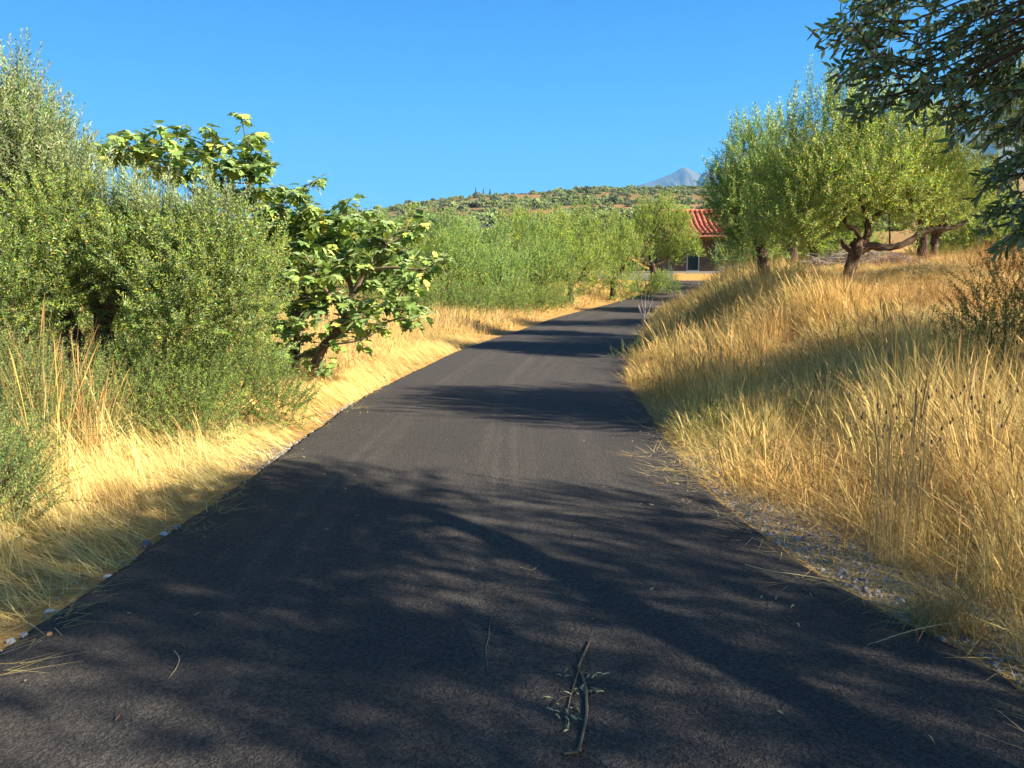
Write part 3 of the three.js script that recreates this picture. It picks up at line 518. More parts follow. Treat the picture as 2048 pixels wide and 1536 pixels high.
  // shrubs at the foot of the grove
  for (const [px, d, w, h, n, c] of [[935, 34, 1.1, .9, 220, [.95, 1.05, .95]], [1000, 37, 1.3, .9, 240, [.95, 1.05, .9]], [1050, 40, 1.4, .9, 240, [1, 1.05, .85]], [880, 33, 1.2, 1.0, 240, [.85, 1, .85]], [1095, 43, 1.2, .8, 180, [.95, 1.05, .9]], [1330, 58, .9, 1.3, 150, [.95, 1.05, .85]], [800, 32, 1.5, 1.1, 260, [.9, 1, .9]], [1290, 57, .8, .9, 120, [.95, 1.0, .85]]]) {
    const b = ground(X(px, d), d);
    shrub('shrub', { 935: 'pale green shrub at the meadow edge under the grove', 1000: 'dark shrub second along the foot of the grove', 1050: 'dark shrub left of the spreading olive trunk', 880: 'green shrub directly right of the fig leaves', 1095: 'small dark shrub touching the spreading olive trunk', 1330: 'tall green shrub at the foot of the bend olive', 800: 'green shrub partly hidden behind the fig', 1290: 'low dark shrub left of the bend olive trunk' }[px], 'shrub', [[V(0, h * .7, 0), [w, h * .75, w], n], [V(w * .6, h * .4, .3), [w * .6, h * .5, w * .6], n * .4 | 0]], b, SH.farGreen, c, .62, 'shrubs at the foot of the grove', 5, .02);
  }
}

// ------------------------------------------------------------------ far hillside: scrub and small trees that read as one mass, three cypresses on the ridge
{
  const crown = (() => { const parts = []; for (let k = 0; k < 90; k++) { const a = rnd() * 6.28, y = rr(-1, 1), q = Math.sqrt(1 - y * y), s = rr(.55, 1.05), p = V(q * Math.cos(a) * s * 1.1, .75 + y * s * .75, q * Math.sin(a) * s * 1.1); const g = new THREE.TetrahedronGeometry(rr(.14, .3)); g.rotateX(rnd() * 6); g.rotateY(rnd() * 6); g.translate(p.x, p.y, p.z); parts.push(g); } return mergeGeometries(parts); })();
  const list = [];
  for (let k = 0; k < 26000; k++) {
    const d = 112 * Math.pow(490 / 112, rnd()), x = rr(-.5, .5) * d, n = fbm(x * .03 + 3, d * .05 * -1 + 8, 5), row = fbm(x * .02, d * .06 + 60, 3);
    if (d > 165 && n < .40 + .12 * rnd() && rnd() > .2) continue;
    if (d > 150 && row < .42 && rnd() > .2) continue;
    const s = rr(.35, .95) * (rnd() < .1 ? 1.8 : 1), f = rr(.6, 1.2), dark = rnd() < .3 ? .55 : 1;
    list.push([new THREE.Matrix4().compose(ground(x, d, -.2), new THREE.Quaternion().setFromAxisAngle(UPV, rnd() * 6), V(s, s * rr(.8, 1.15), s)), rgb(.15 * f * dark, .185 * f * dark * rr(.95, 1.1), .065 * f)]);
  }
  kind(instanced('hillside_scrub', crown, new THREE.MeshStandardMaterial({ roughness: 1 }), list), 'stuff', 'olive groves and scrub covering the distant hillside', 'scrub');
  const leafG = new THREE.ConeGeometry(1, 1, 9, 6); { const p = leafG.attributes.position; for (let i = 0; i < p.count; i++) { const y = p.getY(i) + .5, f = (1.1 - .5 * Math.abs(y - .35)) * (.85 + .3 * hash(i, 3)); p.setXYZ(i, p.getX(i) * f, p.getY(i), p.getZ(i) * f); } leafG.computeVertexNormals(); }
  const words = ['leftmost', 'middle', 'rightmost'];
  [953, 968, 981].forEach((px, i) => {
    const d = 400, x = (px - 1024) / F * d, b = ground(x, d), h = [5.5, 4.6, 4.4][i], t = thing('cypress_tree', b, words[i] + ' of the three thin dark cypresses on the far ridge', 'tree', 'cypresses on the ridge');
    mesh('trunk', new THREE.CylinderGeometry(.12, .16, 1.2, 6), M.bark, t).position.y = .5;
    const c = mesh('crown', leafG, new THREE.MeshStandardMaterial({ color: rgb(.03, .045, .025), roughness: 1 }), t); c.scale.set(.75, h, .75); c.position.y = h / 2 + .7;
  });
}

// ------------------------------------------------------------------ house with the red tiled roof
{
  const base = V(18.5, 4.0, -71), t = thing('house', base, 'tan house with a red tiled roof at the end of the road', 'house');
  const wallTex = texture(128, (i, j) => { const v = .8 + .3 * (fbm(i / 9, j / 9, 3) - .45); return [v, v * .98, v * .95]; }, true);
  const wall = new THREE.MeshStandardMaterial({ color: rgb(.30, .215, .14), map: wallTex, roughness: .95 }), grey = new THREE.MeshStandardMaterial({ color: rgb(.25, .25, .25), map: wallTex, roughness: .9 });
  const dark = new THREE.MeshStandardMaterial({ color: rgb(.03, .03, .035), roughness: .5 }), white = new THREE.MeshStandardMaterial({ color: rgb(.7, .72, .74), roughness: .6 });
  const glass = new THREE.MeshPhysicalMaterial({ color: rgb(.03, .04, .05), roughness: .06 });
  const W = 9.6, eave = 3.25;                                            // x from -W/2, front face at z = 0
  const dx0 = -2.55, dx1 = -1.4;                                         // door opening
  mesh('wall', mergeGeometries([box(dx0 + W / 2, eave, .25, (dx0 - W / 2) / 2, eave / 2, -.125), box(W / 2 - dx1, eave, .25, (W / 2 + dx1) / 2, eave / 2, -.125), box(dx1 - dx0, eave - 2.25, .25, (dx0 + dx1) / 2, (eave + 2.25) / 2, -.125), box(.25, eave, 6.2, -W / 2 + .125, eave / 2, -3.36), box(.25, eave, 6.2, W / 2 - .125, eave / 2, -3.36), box(W, eave, .25, 0, eave / 2, -6.6)]), wall, t);
  const door = mesh('door', mergeGeometries([box(.08, 2.25, .1, dx0 + .04, 1.125, -.06), box(.08, 2.25, .1, dx1 - .04, 1.125, -.06), box(dx1 - dx0 - .16, .08, .1, (dx0 + dx1) / 2, 2.21, -.06), box(dx1 - dx0 - .16, .3, .1, (dx0 + dx1) / 2, .15, -.06)]), white, t);
  mesh('pane', box(dx1 - dx0 - .17, 1.88, .02, (dx0 + dx1) / 2, 1.23, -.07), glass, door);
  mesh('porch_floor', mergeGeometries([box(W + .4, .3, 2.4, 0, -.02, 1.2), box(2.6, .15, .5, -2, -.15, 2.66)]), grey, t);
  for (const x of [-W / 2 + .2, -.48, 3.4]) mesh('post', box(.14, eave - .2, .14, x, .13 + (eave - .2) / 2, 2.15), dark, t);
  mesh('railing', mergeGeometries([box(W / 2 + .1, .06, .06, (W / 2 - .4) / 2, 1.15, 2.15), ...Array.from({ length: 11 }, (_, i) => box(.035, .9, .035, -.2 + i * .46, .68, 2.15))]), grey, t);
  mesh('parapet', box(W / 2 + .1, .5, .12, (W / 2 - .4) / 2, .38, 2.3), grey, t);
  // roof: a steep slope and a shallower one over the porch, barrel tiles in columns
  const roof = mesh('roof', (() => { const s = new THREE.Shape(); s.moveTo(2.7, eave + .02); s.lineTo(.55, eave + .85); s.lineTo(-2.0, eave + 2.55); s.lineTo(-7, eave + .1); s.lineTo(-7, eave - .06); s.lineTo(2.7, eave - .12); s.closePath(); const g = new THREE.ExtrudeGeometry(s, { depth: W + .6, bevelEnabled: false }); g.rotateY(-Math.PI / 2); g.translate(W / 2 + .3, 0, 0); return g; })(), new THREE.MeshStandardMaterial({ color: rgb(.28, .12, .07), roughness: .95 }), t);
  const tile = (() => { const g = new THREE.CylinderGeometry(.145, .175, .5, 8, 1, true, -Math.PI / 2, Math.PI); g.rotateX(-Math.PI / 2); return g; })();
  const tm = [[.42, .11, .06], [.38, .09, .05], [.47, .15, .08], [.33, .085, .05]].map((c) => new THREE.MeshStandardMaterial({ color: rgb(...c), roughness: .8, side: THREE.DoubleSide, bumpMap: barkBump, bumpScale: .01 }));
  const slope = (z0, y0, z1, y1) => {
    const L = Math.hypot(z1 - z0, y1 - y0), n = Math.round(L / .42), ang = Math.atan2(y1 - y0, z0 - z1);
    for (let i = 0; i * .44 < W + .5; i++) for (let k = 0; k < n; k++) {
      const f = (k + .5) / n, o = mesh('tile', tile, pick(tm), roof); o.position.set(-W / 2 - .1 + i * .44 + rr(-.01, .01), y0 + (y1 - y0) * f + .05 + rr(0, .012), z0 + (z1 - z0) * f); o.rotation.x = -ang * -1 + rr(-.02, .02) + .04;
    }
  };
  slope(2.75, eave + .03, .55, eave + .88); slope(.55, eave + .88, -2.0, eave + 2.58);
  const rg = tube([V(-W / 2 - .3, eave + 2.6, -2.0), V(0, eave + 2.62, -2.0), V(W / 2 + .3, eave + 2.6, -2.0)], [.16, .16, .16], 8, .05, 12);
  mesh('ridge_tiles', rg, tm[2], roof);
  const w = thing('garden_wall', V(11.6, 0, -66), 'low grey boundary wall glimpsed behind the bend olive', 'wall');
  const gy = land(10, -66); mesh('wall', box(6.5, .7, .25, -1.2, gy + .3, 0), grey, w); mesh('coping', box(6.6, .08, .33, -1.2, gy + .69, 0), grey, w);
}

// ------------------------------------------------------------------ dry grass
const STRAW = [[.56, .41, .16], [.60, .45, .19], [.50, .35, .12], [.54, .37, .12], [.44, .29, .10], [.62, .5, .25]];
const RUST = [[.40, .22, .08], [.36, .19, .07], [.46, .28, .10], [.30, .16, .06]];
function makeClump({ n, h, r, tilt, droop, w, segs = 4, az, azS = .5, head = 0, colors = STRAW, headC = [.40, .27, .10] }) {
  const pos = [], idx = [], col = [];
  for (let k = 0; k < n; k++) {
    const a0 = rnd() * 6.283, R = Math.sqrt(rnd()) * r, p = V(Math.cos(a0) * R, 0, Math.sin(a0) * R);
    const a = az === undefined ? a0 + rr(-1.2, 1.2) : az + rr(-azS, azS), L = h * rr(.5, 1.15), c = pick(colors), f = rr(.6, 1.25);
    let th = tilt[0] + (tilt[1] - tilt[0]) * rnd() * rnd() * 1.3; const dt = droop * rr(.2, 1.2) / segs, wid = w * rr(.7, 1.3), sa = a + Math.PI / 2 + rr(-.9, .9), sx = Math.cos(sa), sz = Math.sin(sa);
    const o = pos.length / 3, hasHead = rnd() < head;
    for (let i = 0; i <= segs; i++) {
      const t = i / segs, ww = wid * (hasHead ? (i === segs ? .4 : 1) : 1 - t * .85) / 2, hw = hasHead && i === segs - 1 ? ww * 3.2 : ww;
      pos.push(p.x - sx * hw, Math.max(.004, p.y), p.z - sz * hw, p.x + sx * hw, Math.max(.004, p.y), p.z + sz * hw);
      const cc = hasHead && i >= segs - 1 ? headC : c; col.push(cc[0] * f, cc[1] * f, cc[2] * f, cc[0] * f, cc[1] * f, cc[2] * f);
      if (i < segs) { idx.push(o + 2 * i, o + 2 * i + 1, o + 2 * i + 2, o + 2 * i + 1, o + 2 * i + 3, o + 2 * i + 2); const l = L / segs * (hasHead && i === segs - 1 ? .45 : 1); p.add(V(Math.sin(th) * Math.cos(a) * l, Math.cos(th) * l, Math.sin(th) * Math.sin(a) * l)); th += dt + rr(-.06, .06); }
    }
  }
  return geoFrom(pos, idx, col);
}
const patchTint = (x, d) => { const n = fbm(x * .8 + 20, d * .8, 3), m = fbm(x * .35, d * .35 + 70, 3); const f = .78 + .6 * n; return rgb(f * rr(.9, 1.1), f * (.86 + .28 * m) * rr(.95, 1.05), f * (.75 + .45 * m)); };
function sow(name, label, category, shapes, spots, mat = M.grass) {       // spots: [x, d, scale, turn, yscale, tint]
  const bins = shapes.map(() => []);
  for (const [x, d, s, turn, sy, tint] of spots) {
    const e = .15, p = x > xl(d) && x < xr(d) ? V(x, hr(d) + .012, -d) : ground(x, d, -.01), nx = (land(x - e, -d) - land(x + e, -d)) / (2 * e), nz = (land(x, -d - e) - land(x, -d + e)) / (2 * e);
    const nrm = V(nx, 1, nz).lerp(UPV, .4).normalize();
    bins[Math.floor(rnd() * shapes.length)].push([matrixAlong(p, nrm, turn, s, s * sy), tint ?? patchTint(x, d)]);
  }
  bins.forEach((b, i) => { if (b.length) kind(instanced(name, shapes[i], mat, b), 'stuff', label, category); });
}
const PALE = [[.72, .56, .22], [.78, .62, .27], [.64, .47, .15], [.68, .50, .15], [.57, .40, .12]], THATCH = [[.54, .39, .15], [.46, .31, .12], [.62, .46, .19], [.68, .53, .24], [.40, .26, .10]];
const C = {
  tall: [0, 1, 2, 3].map((k) => makeClump({ n: 27, h: .86, r: [.07, .12, .16, .2][k], tilt: [.0, [.3, .5, .8, 1.1][k]], droop: .7, w: .0028, segs: 5, head: .35, colors: PALE })),
  tallMid: [0, 1, 2].map((k) => makeClump({ n: 36, h: .82, r: .16 + .06 * k, tilt: [.0, .4 + .35 * k], droop: .75, w: .004, segs: 4, head: .35, colors: PALE })),
  tallFar: [0, 1].map(() => makeClump({ n: 42, h: .72, r: .42, tilt: [.02, .8], droop: .8, w: .009, segs: 3, head: .25, colors: PALE })),
  tangle: [0, 1, 2].map(() => makeClump({ n: 30, h: .5, r: .17, tilt: [.4, 1.5], droop: 1.5, w: .0036, segs: 5, colors: THATCH })),
  lodged: [0, 1].map(() => makeClump({ n: 36, h: .55, r: .35, tilt: [.85, 1.5], droop: .9, w: .008, segs: 4, colors: PALE })),
  thatch: [0, 1].map(() => makeClump({ n: 34, h: .5, r: .35, tilt: [.5, 1.5], droop: 1.2, w: .009, segs: 4, colors: THATCH })),
  rust: [0, 1].map(() => makeClump({ n: 34, h: .34, r: .2, tilt: [.1, .9], droop: .7, w: .005, segs: 3, colors: RUST })),
  mat: [0, 1, 2].map((k) => makeClump({ n: 30, h: .55, r: .17, tilt: [1.1, 1.5], droop: .4, w: .0046, segs: 5, az: 0, azS: .6, colors: PALE })),
  matMid: [0, 1].map(() => makeClump({ n: 34, h: .5, r: .28, tilt: [.9, 1.5], droop: .6, w: .007, segs: 4, az: 0, azS: .8, colors: PALE })),
  sweep: [0, 1].map(() => makeClump({ n: 26, h: .8, r: .14, tilt: [.3, 1.1], droop: 1.0, w: .0038, segs: 6, az: 0, azS: .7, head: .3, colors: PALE })),
  litter: [0, 1].map(() => makeClump({ n: 20, h: .26, r: .2, tilt: [1.35, 1.56], droop: .1, w: .0036, segs: 2, colors: PALE })),
  sheaf: [0, 1].map(() => makeClump({ n: 45, h: 1.0, r: .13, tilt: [0, .32], droop: .35, w: .003, segs: 5, head: .4, colors: PALE })),
};
const each = (d0, d1, per, u0, u1, side, keep) => {                       // per = clumps per square metre
  const out = [], a = (typeof u1 === 'function') ? (d) => u1(d) : () => u1;
  const n = Math.round((d1 - d0) * (a((d0 + d1) / 2) - u0) * per);
  for (let k = 0; k < n; k++) { const d = rr(d0, d1), u = u0 + (a(d) - u0) * rnd(), x = side > 0 ? xr(d) + u : xl(d) - u; if (!keep || keep(x, d, u)) out.push([x, d, u]); }
  return out;
};
const edgeN = (d, s) => noise(d * 1.7, s) * .5 + noise(d * 5, s + 9) * .2;
{ // right bank
  const inView = (d) => Math.max(2.2, .72 * d - xr(d) + .6);
  const ok = (x, d, u) => u > .06 + edgeN(d, 3) * .3 + .45 * smooth(3.4, 4.2, d) * (1 - smooth(5.6, 7, d));
  const spots = (list, h0, h1, s0, s1) => list.map(([x, d, u]) => { const low = clamp(.35 + u * .65, .35, 1) * (1 - .78 * smooth(3.8, 5.2, u) * smooth(9, 12, d)), g = (.25 + 1.5 * fbm(x * .8 + 5, d * .8, 3)) * (fbm(x * 1.5 + 50, d * 1.5, 2) < .3 ? .35 : 1); return [x, d, rr(s0, s1) * (.75 + .25 * low), rnd() * 6.3, rr(h0, h1) * low * g]; });
  const L = 'tall dry golden grass covering the bank right of the road';
  sow('tall_grass', L, 'grass', C.tall, [...spots(each(2.3, 6.2, 44, .1, inView, 1, ok), .5, 1.15, .7, 1.15)]);
  sow('tall_grass', L, 'grass', C.tallMid, [...spots(each(6, 12.5, 22, .1, inView, 1, ok), .5, 1.15, .85, 1.2), ...spots(each(12.5, 24, 15, .05, (d) => Math.min(8, inView(d)), 1, ok), .65, 1.2, .95, 1.3), ...spots(each(8, 42, 8, .05, (d) => 1.2 + d * .08, 1, ok), .9, 1.4, .8, 1.1)]);
  sow('tall_grass', L, 'grass', C.tallFar, [...spots(each(23, 64, 3.6, .05, (d) => Math.min(9, inView(d)), 1, ok), .75, 1.2, .9, 1.25)]);
  sow('tangled_grass', 'bent and tangled straw low on the right bank', 'grass', C.tangle, [...spots(each(2.3, 7, 45, .15, inView, 1, ok), .5, 1, .8, 1.25), ...spots(each(7, 14, 12, .05, inView, 1, ok), .5, 1, 1, 1.6)]);
  sow('tangled_grass', 'short lodged straw across the field behind the bank crest', 'grass', [...C.thatch, ...C.lodged, ...C.lodged], each(10, 60, 3.4, 1, (d) => Math.min(34, inView(d)), 1).map(([x, d]) => [x, d, rr(.8, 1.3), rnd() * 6.3, rr(.5, 1.0)]));
  sow('grass_sheaf', 'upright sheaves of straw stalks scattered over the right bank', 'grass', C.sheaf, each(2.6, 15, .6, .6, inView, 1, ok).map(([x, d, u]) => [x, d, rr(.6, 1.0), rnd() * 6.3, rr(.7, 1.05)]));
  sow('rusty_weeds', 'patches of rust brown dead weeds in the bank grass', 'weeds', C.rust, [...each(4, 12, 14, 1.2, inView, 1, (x, d) => fbm(x * .7 + 2, d * .7 + 31, 3) > .5), ...each(12, 45, 4.5, 3.5, inView, 1, (x, d) => fbm(x * .4 + 2, d * .4 + 31, 3) > .5)].map(([x, d]) => [x, d, rr(.8, 1.4) * (d > 14 ? 1.5 : 1), rnd() * 6.3, rr(.6, 1.2), rgb(rr(.85, 1.15), rr(.85, 1.1), .9)]));
  const tus = [0, 1].map(() => makeClump({ n: 150, h: .8, r: .1, tilt: [.15, .95], droop: 1.7, w: .0034, segs: 7, colors: PALE }));
  sow('tussock_grass', 'drooping straw tussocks dotted over the right bank', 'grass', tus, each(3, 16, .9, .35, inView, 1).map(([x, d, u]) => [x, d, rr(.6, 1.05), rnd() * 6.3, rr(.8, 1.1)]));
  const arcs = [0, 1, 2].map(() => makeClump({ n: 2, h: 1.25, r: .2, tilt: [.2, 1.0], droop: 1.7, w: .0042, segs: 9, colors: PALE }));
  sow('bent_stems', 'long bent pale stems arching across the bank grass', 'grass', arcs, each(2.8, 15, 2.6, .4, inView, 1).map(([x, d, u]) => [x, d, rr(.6, 1.1), rnd() * 6.3, rr(.7, 1.1), rgb(1.1, 1.08, 1.1)]));
  sow('straw_litter', 'loose straw scattered over the gravel right of the road', 'straw', C.litter, [...each(2.2, 9, 75, -.03, 1.1, 1), ...each(2.3, 14, 5, -.35, 0, 1)].map(([x, d]) => [x, d, rr(.6, 1.3), rnd() * 6.3, 1]));
}
{ // left verge
  const wide = table([[2, 1.4], [4, 1.5], [6, 1.6], [8, 1.9], [10, 2.0], [14, 2.2], [18, 5.5], [24, 9]]);
  const ok = (x, d, u) => u > .04 + .28 * edgeN(d, 40);
  const turnOf = (d) => Math.PI * (.84 + .24 * noise(d * .5, 7)) + rr(-.35, .35);
  const L = 'flattened pale straw along the left verge';
  sow('flattened_straw', L, 'straw', C.mat, each(2.3, 10.5, 50, .02, wide, -1, ok).map(([x, d, u]) => [x, d, rr(.75, 1.25), turnOf(d), rr(.6, 1.2), undefined]));
  sow('flattened_straw', L, 'straw', C.matMid, each(10, 24, 22, .02, (d) => Math.min(4.5, wide(d)), -1, ok).map(([x, d]) => [x, d, rr(.8, 1.2), turnOf(d), rr(.7, 1.3)]));
  const S2 = 'arching golden grass swept over in front of the left shrubs';
  sow('swept_grass', S2, 'grass', C.sweep, [...each(3.6, 9.5, 34, .6, (d) => wide(d) + .5, -1).map(([x, d, u]) => [x, d, rr(.7, 1.1) * clamp(.4 + .5 * u, 0, 1.25), Math.PI * rr(.7, 1.15), rr(.7, 1.1)]), ...each(9, 15, 9, 1.0, (d) => wide(d) + .3, -1).map(([x, d]) => [x, d, rr(.6, .9), rnd() * 6.3, rr(.7, 1.1)])]);
  const S3 = 'tall dry stalks rising in front of the left shrubs';
  sow('dry_stalks', S3, 'grass', C.tall, each(4.2, 9.6, 9, 1.2, (d) => wide(d) + .5, -1).map(([x, d]) => [x, d, rr(.9, 1.4), rnd() * 6.3, rr(.9, 1.5), rgb(rr(.75, 1.05), rr(.62, .95), rr(.5, .9))]));
  const MD = 'golden dry meadow between the left verge and the olive grove';
  const mt = (x, d) => { const f = rr(.95, 1.2); return rgb(f, f * .98, f * (.9 + .3 * noise(x, d))); };
  sow('meadow_grass', MD, 'grass', C.tallMid, [...each(13.5, 28, 13, 1.1, (d) => 4 + (d - 13) * .5, -1).map(([x, d, u]) => [x, d, rr(.8, 1.1), rnd() * 6.3, rr(.45, .95) * clamp(.3 + u * .35), mt(x, d)])]);
  sow('meadow_grass', MD, 'grass', C.tallFar, [...each(24, 62, 4.2, .6, (d) => 6 + d * .16, -1).map(([x, d, u]) => [x, d, rr(.8, 1.15), rnd() * 6.3, rr(.7, 1.15) * clamp(.3 + u * .3), mt(x, d)])]);
  sow('straw_litter', 'loose straw scattered on the gravel left of the road', 'straw', C.litter, [...each(2.2, 8, 60, -.04, .6, -1), ...each(3.2, 14, 3, -.25, 0, -1)].map(([x, d]) => [x, d, rr(.6, 1.3), rnd() * 6.3, 1]));
}

// ------------------------------------------------------------------ single things on and beside the road
function pebble(k) { const g = new THREE.IcosahedronGeometry(1, 1), p = g.attributes.position; for (let i = 0; i < p.count; i++) { const v = V(p.getX(i), p.getY(i), p.getZ(i)), f = .62 + .75 * noise(v.x * 1.9 + k * 9 + 20, v.y * 1.9 + v.z * 2.1 + 20); p.setXYZ(i, v.x * f, v.y * f * .62, v.z * f * .8); } g.computeVertexNormals(); return g; }
const pebbles = [0, 1, 2].map(pebble);
{ // gravel
  const bins = [[], [], []];
  const put = (x, d, s) => bins[Math.floor(rnd() * 3)].push([new THREE.Matrix4().compose(x > xl(d) && x < xr(d) ? V(x, hr(d) - .005 + s * .3, -d) : ground(x, d, s * .25), new THREE.Quaternion().setFromEuler(new THREE.Euler(rr(-.4, .4), rnd() * 6, rr(-.4, .4))), V(s, s, s)), (() => { const v = rr(.12, .42); return rgb(v, v, v * 1.03); })()]);
  for (let k = 0; k < 6500; k++) { const d = rr(2.3, 8), u = Math.pow(rnd(), 1.2) * .9 + .06; put(xr(d) + .0 + u, d, rr(.004, .011) * (rnd() < .05 ? 2 : 1)); }
  for (let k = 0; k < 2600; k++) { const d = rr(2.3, 12), u = Math.pow(rnd(), 1.6) * .62 - .03; if (fbm(d * .6, 5, 2) > .42 || rnd() < .2) put(xl(d) - u, d, rr(.004, .011) * (rnd() < .05 ? 1.8 : 1)); }
  bins.forEach((b, i) => kind(instanced('gravel', pebbles[i], M.stone, b), 'stuff', 'loose grey gravel along the edges of the road', 'gravel'));
}
{
  const stone = (px, py, s, c, label, sy = 1) => { const p = onFlat(px, py), t = mesh('stone', pebbles[Math.floor(rnd() * 3)], new THREE.MeshStandardMaterial({ color: rgb(...c), roughness: .85, bumpMap: barkBump, bumpScale: .006 })); t.position.set(p.x, land(p.x, p.z) + s * .35 * sy, p.z); t.scale.set(s, s * sy, s); t.rotation.y = rnd() * 6; tag(t, label, 'stone', 'stones on the left verge'); };
  stone(292, 1082, .036, [.16, .16, .17], 'dark grey upright stone against the left edge of the road', 1.7);
  stone(327, 1058, .036, [.5, .52, .55], 'pale flat stone just beyond the dark upright stone', .7);
  stone(352, 1043, .026, [.3, .32, .35], 'grey stone third up the verge, next to the pale flat one', .8);
  stone(98, 1208, .024, [.55, .55, .55], 'small white stone on straw near the lower left road edge', .8);
  stone(22, 1268, .028, [.5, .49, .47], 'whitish stone lowest on the left verge, by the frame corner', .8);
  stone(215, 1140, .028, [.5, .52, .55], 'bluish grey stone half covered by shaded straw', .7);
}
{ // the fallen olive branch and thin sticks on the asphalt
  const roadY = (p, lift) => V(p.x, hr(-p.z) + .02 + lift, p.z);
  const line = (pts, l) => pts.map(([x, y, e]) => roadY(onFlat(x, y), e ?? l));
  const b0 = roadY(onFlat(1165, 1400), 0);
  const t = thing('fallen_branch', b0, 'broken olive branch with wilted leaves lying on the asphalt', 'branch'), sub = (a) => a.map((p) => p.clone().sub(b0));
  const bk = new THREE.MeshStandardMaterial({ color: rgb(.34, .30, .22), map: barkMap, roughness: .9 });
  mesh('stem', mergeGeometries([tube(sub(line([[1152, 1345, .007], [1164, 1362, .006], [1172, 1400, .006], [1173, 1440, .006], [1167, 1475, .006], [1158, 1510, .006], [1152, 1522, .006]], .01)), [.0045, .006, .006, .0056, .005], 7, .08), tube(sub(line([[1154, 1520], [1142, 1521], [1128, 1523]], .008)), [.007, .006, .0045], 6, .08), tube(sub(line([[1158, 1520], [1163, 1512]], .009)), [.006, .004], 5), tube(sub(line([[1179, 1292, .005], [1167, 1322, .008], [1156, 1350, .014]], .008)), [.0055, .005, .0045], 6, .06), tube(sub(line([[1160, 1345, .008], [1150, 1375, .006], [1141, 1405, .005], [1134, 1440, .006], [1131, 1470, .005]], .01)), [.003, .003, .002], 5), tube(sub(line([[1153, 1314, .005], [1159, 1322, .006], [1164, 1338, .008], [1172, 1348, .008]], .01)), [.002, .003, .0015], 5), tube(sub(line([[1160, 1360, .01], [1185, 1362, .014], [1212, 1366, .01]], .01)), [.003, .002, .0015], 5), tube(sub(line([[1172, 1400, .008], [1190, 1392, .012], [1214, 1390, .01]], .01)), [.002, .0015, .001], 5), tube(sub(line([[1142, 1405, .01], [1118, 1415, .015], [1104, 1440, .006]], .01)), [.002, .0015, .001], 5)]), bk, t);
  const lm = M.nearLeaf, gs = [[.42, .42, .2], [.3, .34, .16], [.5, .48, .24], [.2, .25, .12]].map((c) => { const P = [], I = [], C = []; leafBlade(P, I, C, V(0, 0, 0), V(0, 1, 0), V(1, 0, 0), .034, .008, c, .3, 4); return geoFrom(P, I, C); });
  for (const [x, y, n, w] of [[1135, 1357, 7, 12], [1196, 1364, 14, 16], [1160, 1388, 9, 12], [1186, 1392, 8, 14], [1205, 1396, 6, 12], [1150, 1400, 7, 10], [1112, 1412, 5, 10], [1108, 1440, 5, 8], [1150, 1430, 9, 12], [1142, 1450, 8, 10], [1134, 1465, 5, 6]]) for (let k = 0; k < n * .62; k++) {
    const p = roadY(onFlat(x + rr(-w, w), y + rr(-8, 8)), rr(.003, .014)).sub(b0), o = mesh('leaf', pick(gs), lm, t); o.position.copy(p); o.rotation.set(rr(1.1, 1.9), rr(-.6, .6), rnd() * 6.28);
  }
  const stick = (label, pts, r, mat = bk, name = 'stick', cat = 'stick') => tag(mesh(name, mergeGeometries([tube(line(pts, r), [r, r * .9, r * .5], 6, .06), ...(pts.length > 4 ? [tube(line([pts[2], [pts[2][0] + 9, pts[2][1] - 6]], r), [r * .5, r * .2], 5)] : [])]), mat), label, cat);
  stick('thin greenish stick lying left of the fallen olive branch', [[984, 1242], [979, 1265], [978, 1282], [972, 1305], [974, 1335], [976, 1357]], .0035);
  stick('thin curved straw on the shaded asphalt at the lower left', [[349, 1310], [359, 1326], [353, 1345], [338, 1366]], .0018, M.straw, 'straw_stem', 'straw');
  stick('tiny curved twig on the road above the thin greenish stick', [[1146, 1071], [1148, 1080], [1145, 1091]], .002);
  stick('forked tiny twig lying in the middle of the shaded road', [[1040, 1141], [1062, 1147], [1079, 1136]], .0016, M.straw);
  stick('long pale straw reaching over the road edge at lower right', [[1750, 1294], [1800, 1288, .03], [1880, 1277, .05], [2045, 1266, .06]], .0022, M.straw, 'straw_stem', 'straw');
  stick('dry stems snapped flat across the right road edge', [[1490, 1136], [1540, 1155, .02], [1590, 1162, .02], [1660, 1175, .02], [1700, 1190, .01]], .003, M.straw, 'straw_stem', 'straw');
  const dl = new THREE.MeshStandardMaterial({ color: rgb(.5, .26, .1), roughness: .9, side: THREE.DoubleSide });
  const dg = (() => { const P = [], I = [], C = []; leafBlade(P, I, C, V(0, 0, 0), V(0, 1, 0), V(1, 0, 0), .07, .04, [1, 1, 1], .4, 4); return geoFrom(P, I, C); })();
  for (const [x, y, h] of [[1452, 1006, .03], [1468, 1012, .02], [1484, 1018, .02], [1462, 1020, .012], [1500, 1024, .012]]) { const o = mesh('dead_leaf', dg, dl), p = onFlat(x, y); o.position.set(p.x, land(p.x, p.z) + h, p.z); o.rotation.set(rr(.9, 1.7), rr(-.6, .6), rnd() * 6); tag(o, 'curled orange brown dead leaf heaped on gravel at the right road edge', 'leaf', 'dead leaves on the gravel'); }
  for (const [x, y] of [[145, 1212], [110, 1245], [98, 1268], [150, 1222]]) { const o = mesh('dead_leaf', dg, dl), p = onFlat(x, y); o.position.set(p.x, hr(-p.z) + .012, p.z); o.scale.setScalar(.6); o.rotation.set(rr(1.2, 1.8), rr(-.4, .4), rnd() * 6); tag(o, 'small reddish dead leaf on the asphalt by the lower left road edge', 'leaf', 'dead leaves by the left road edge'); }
}
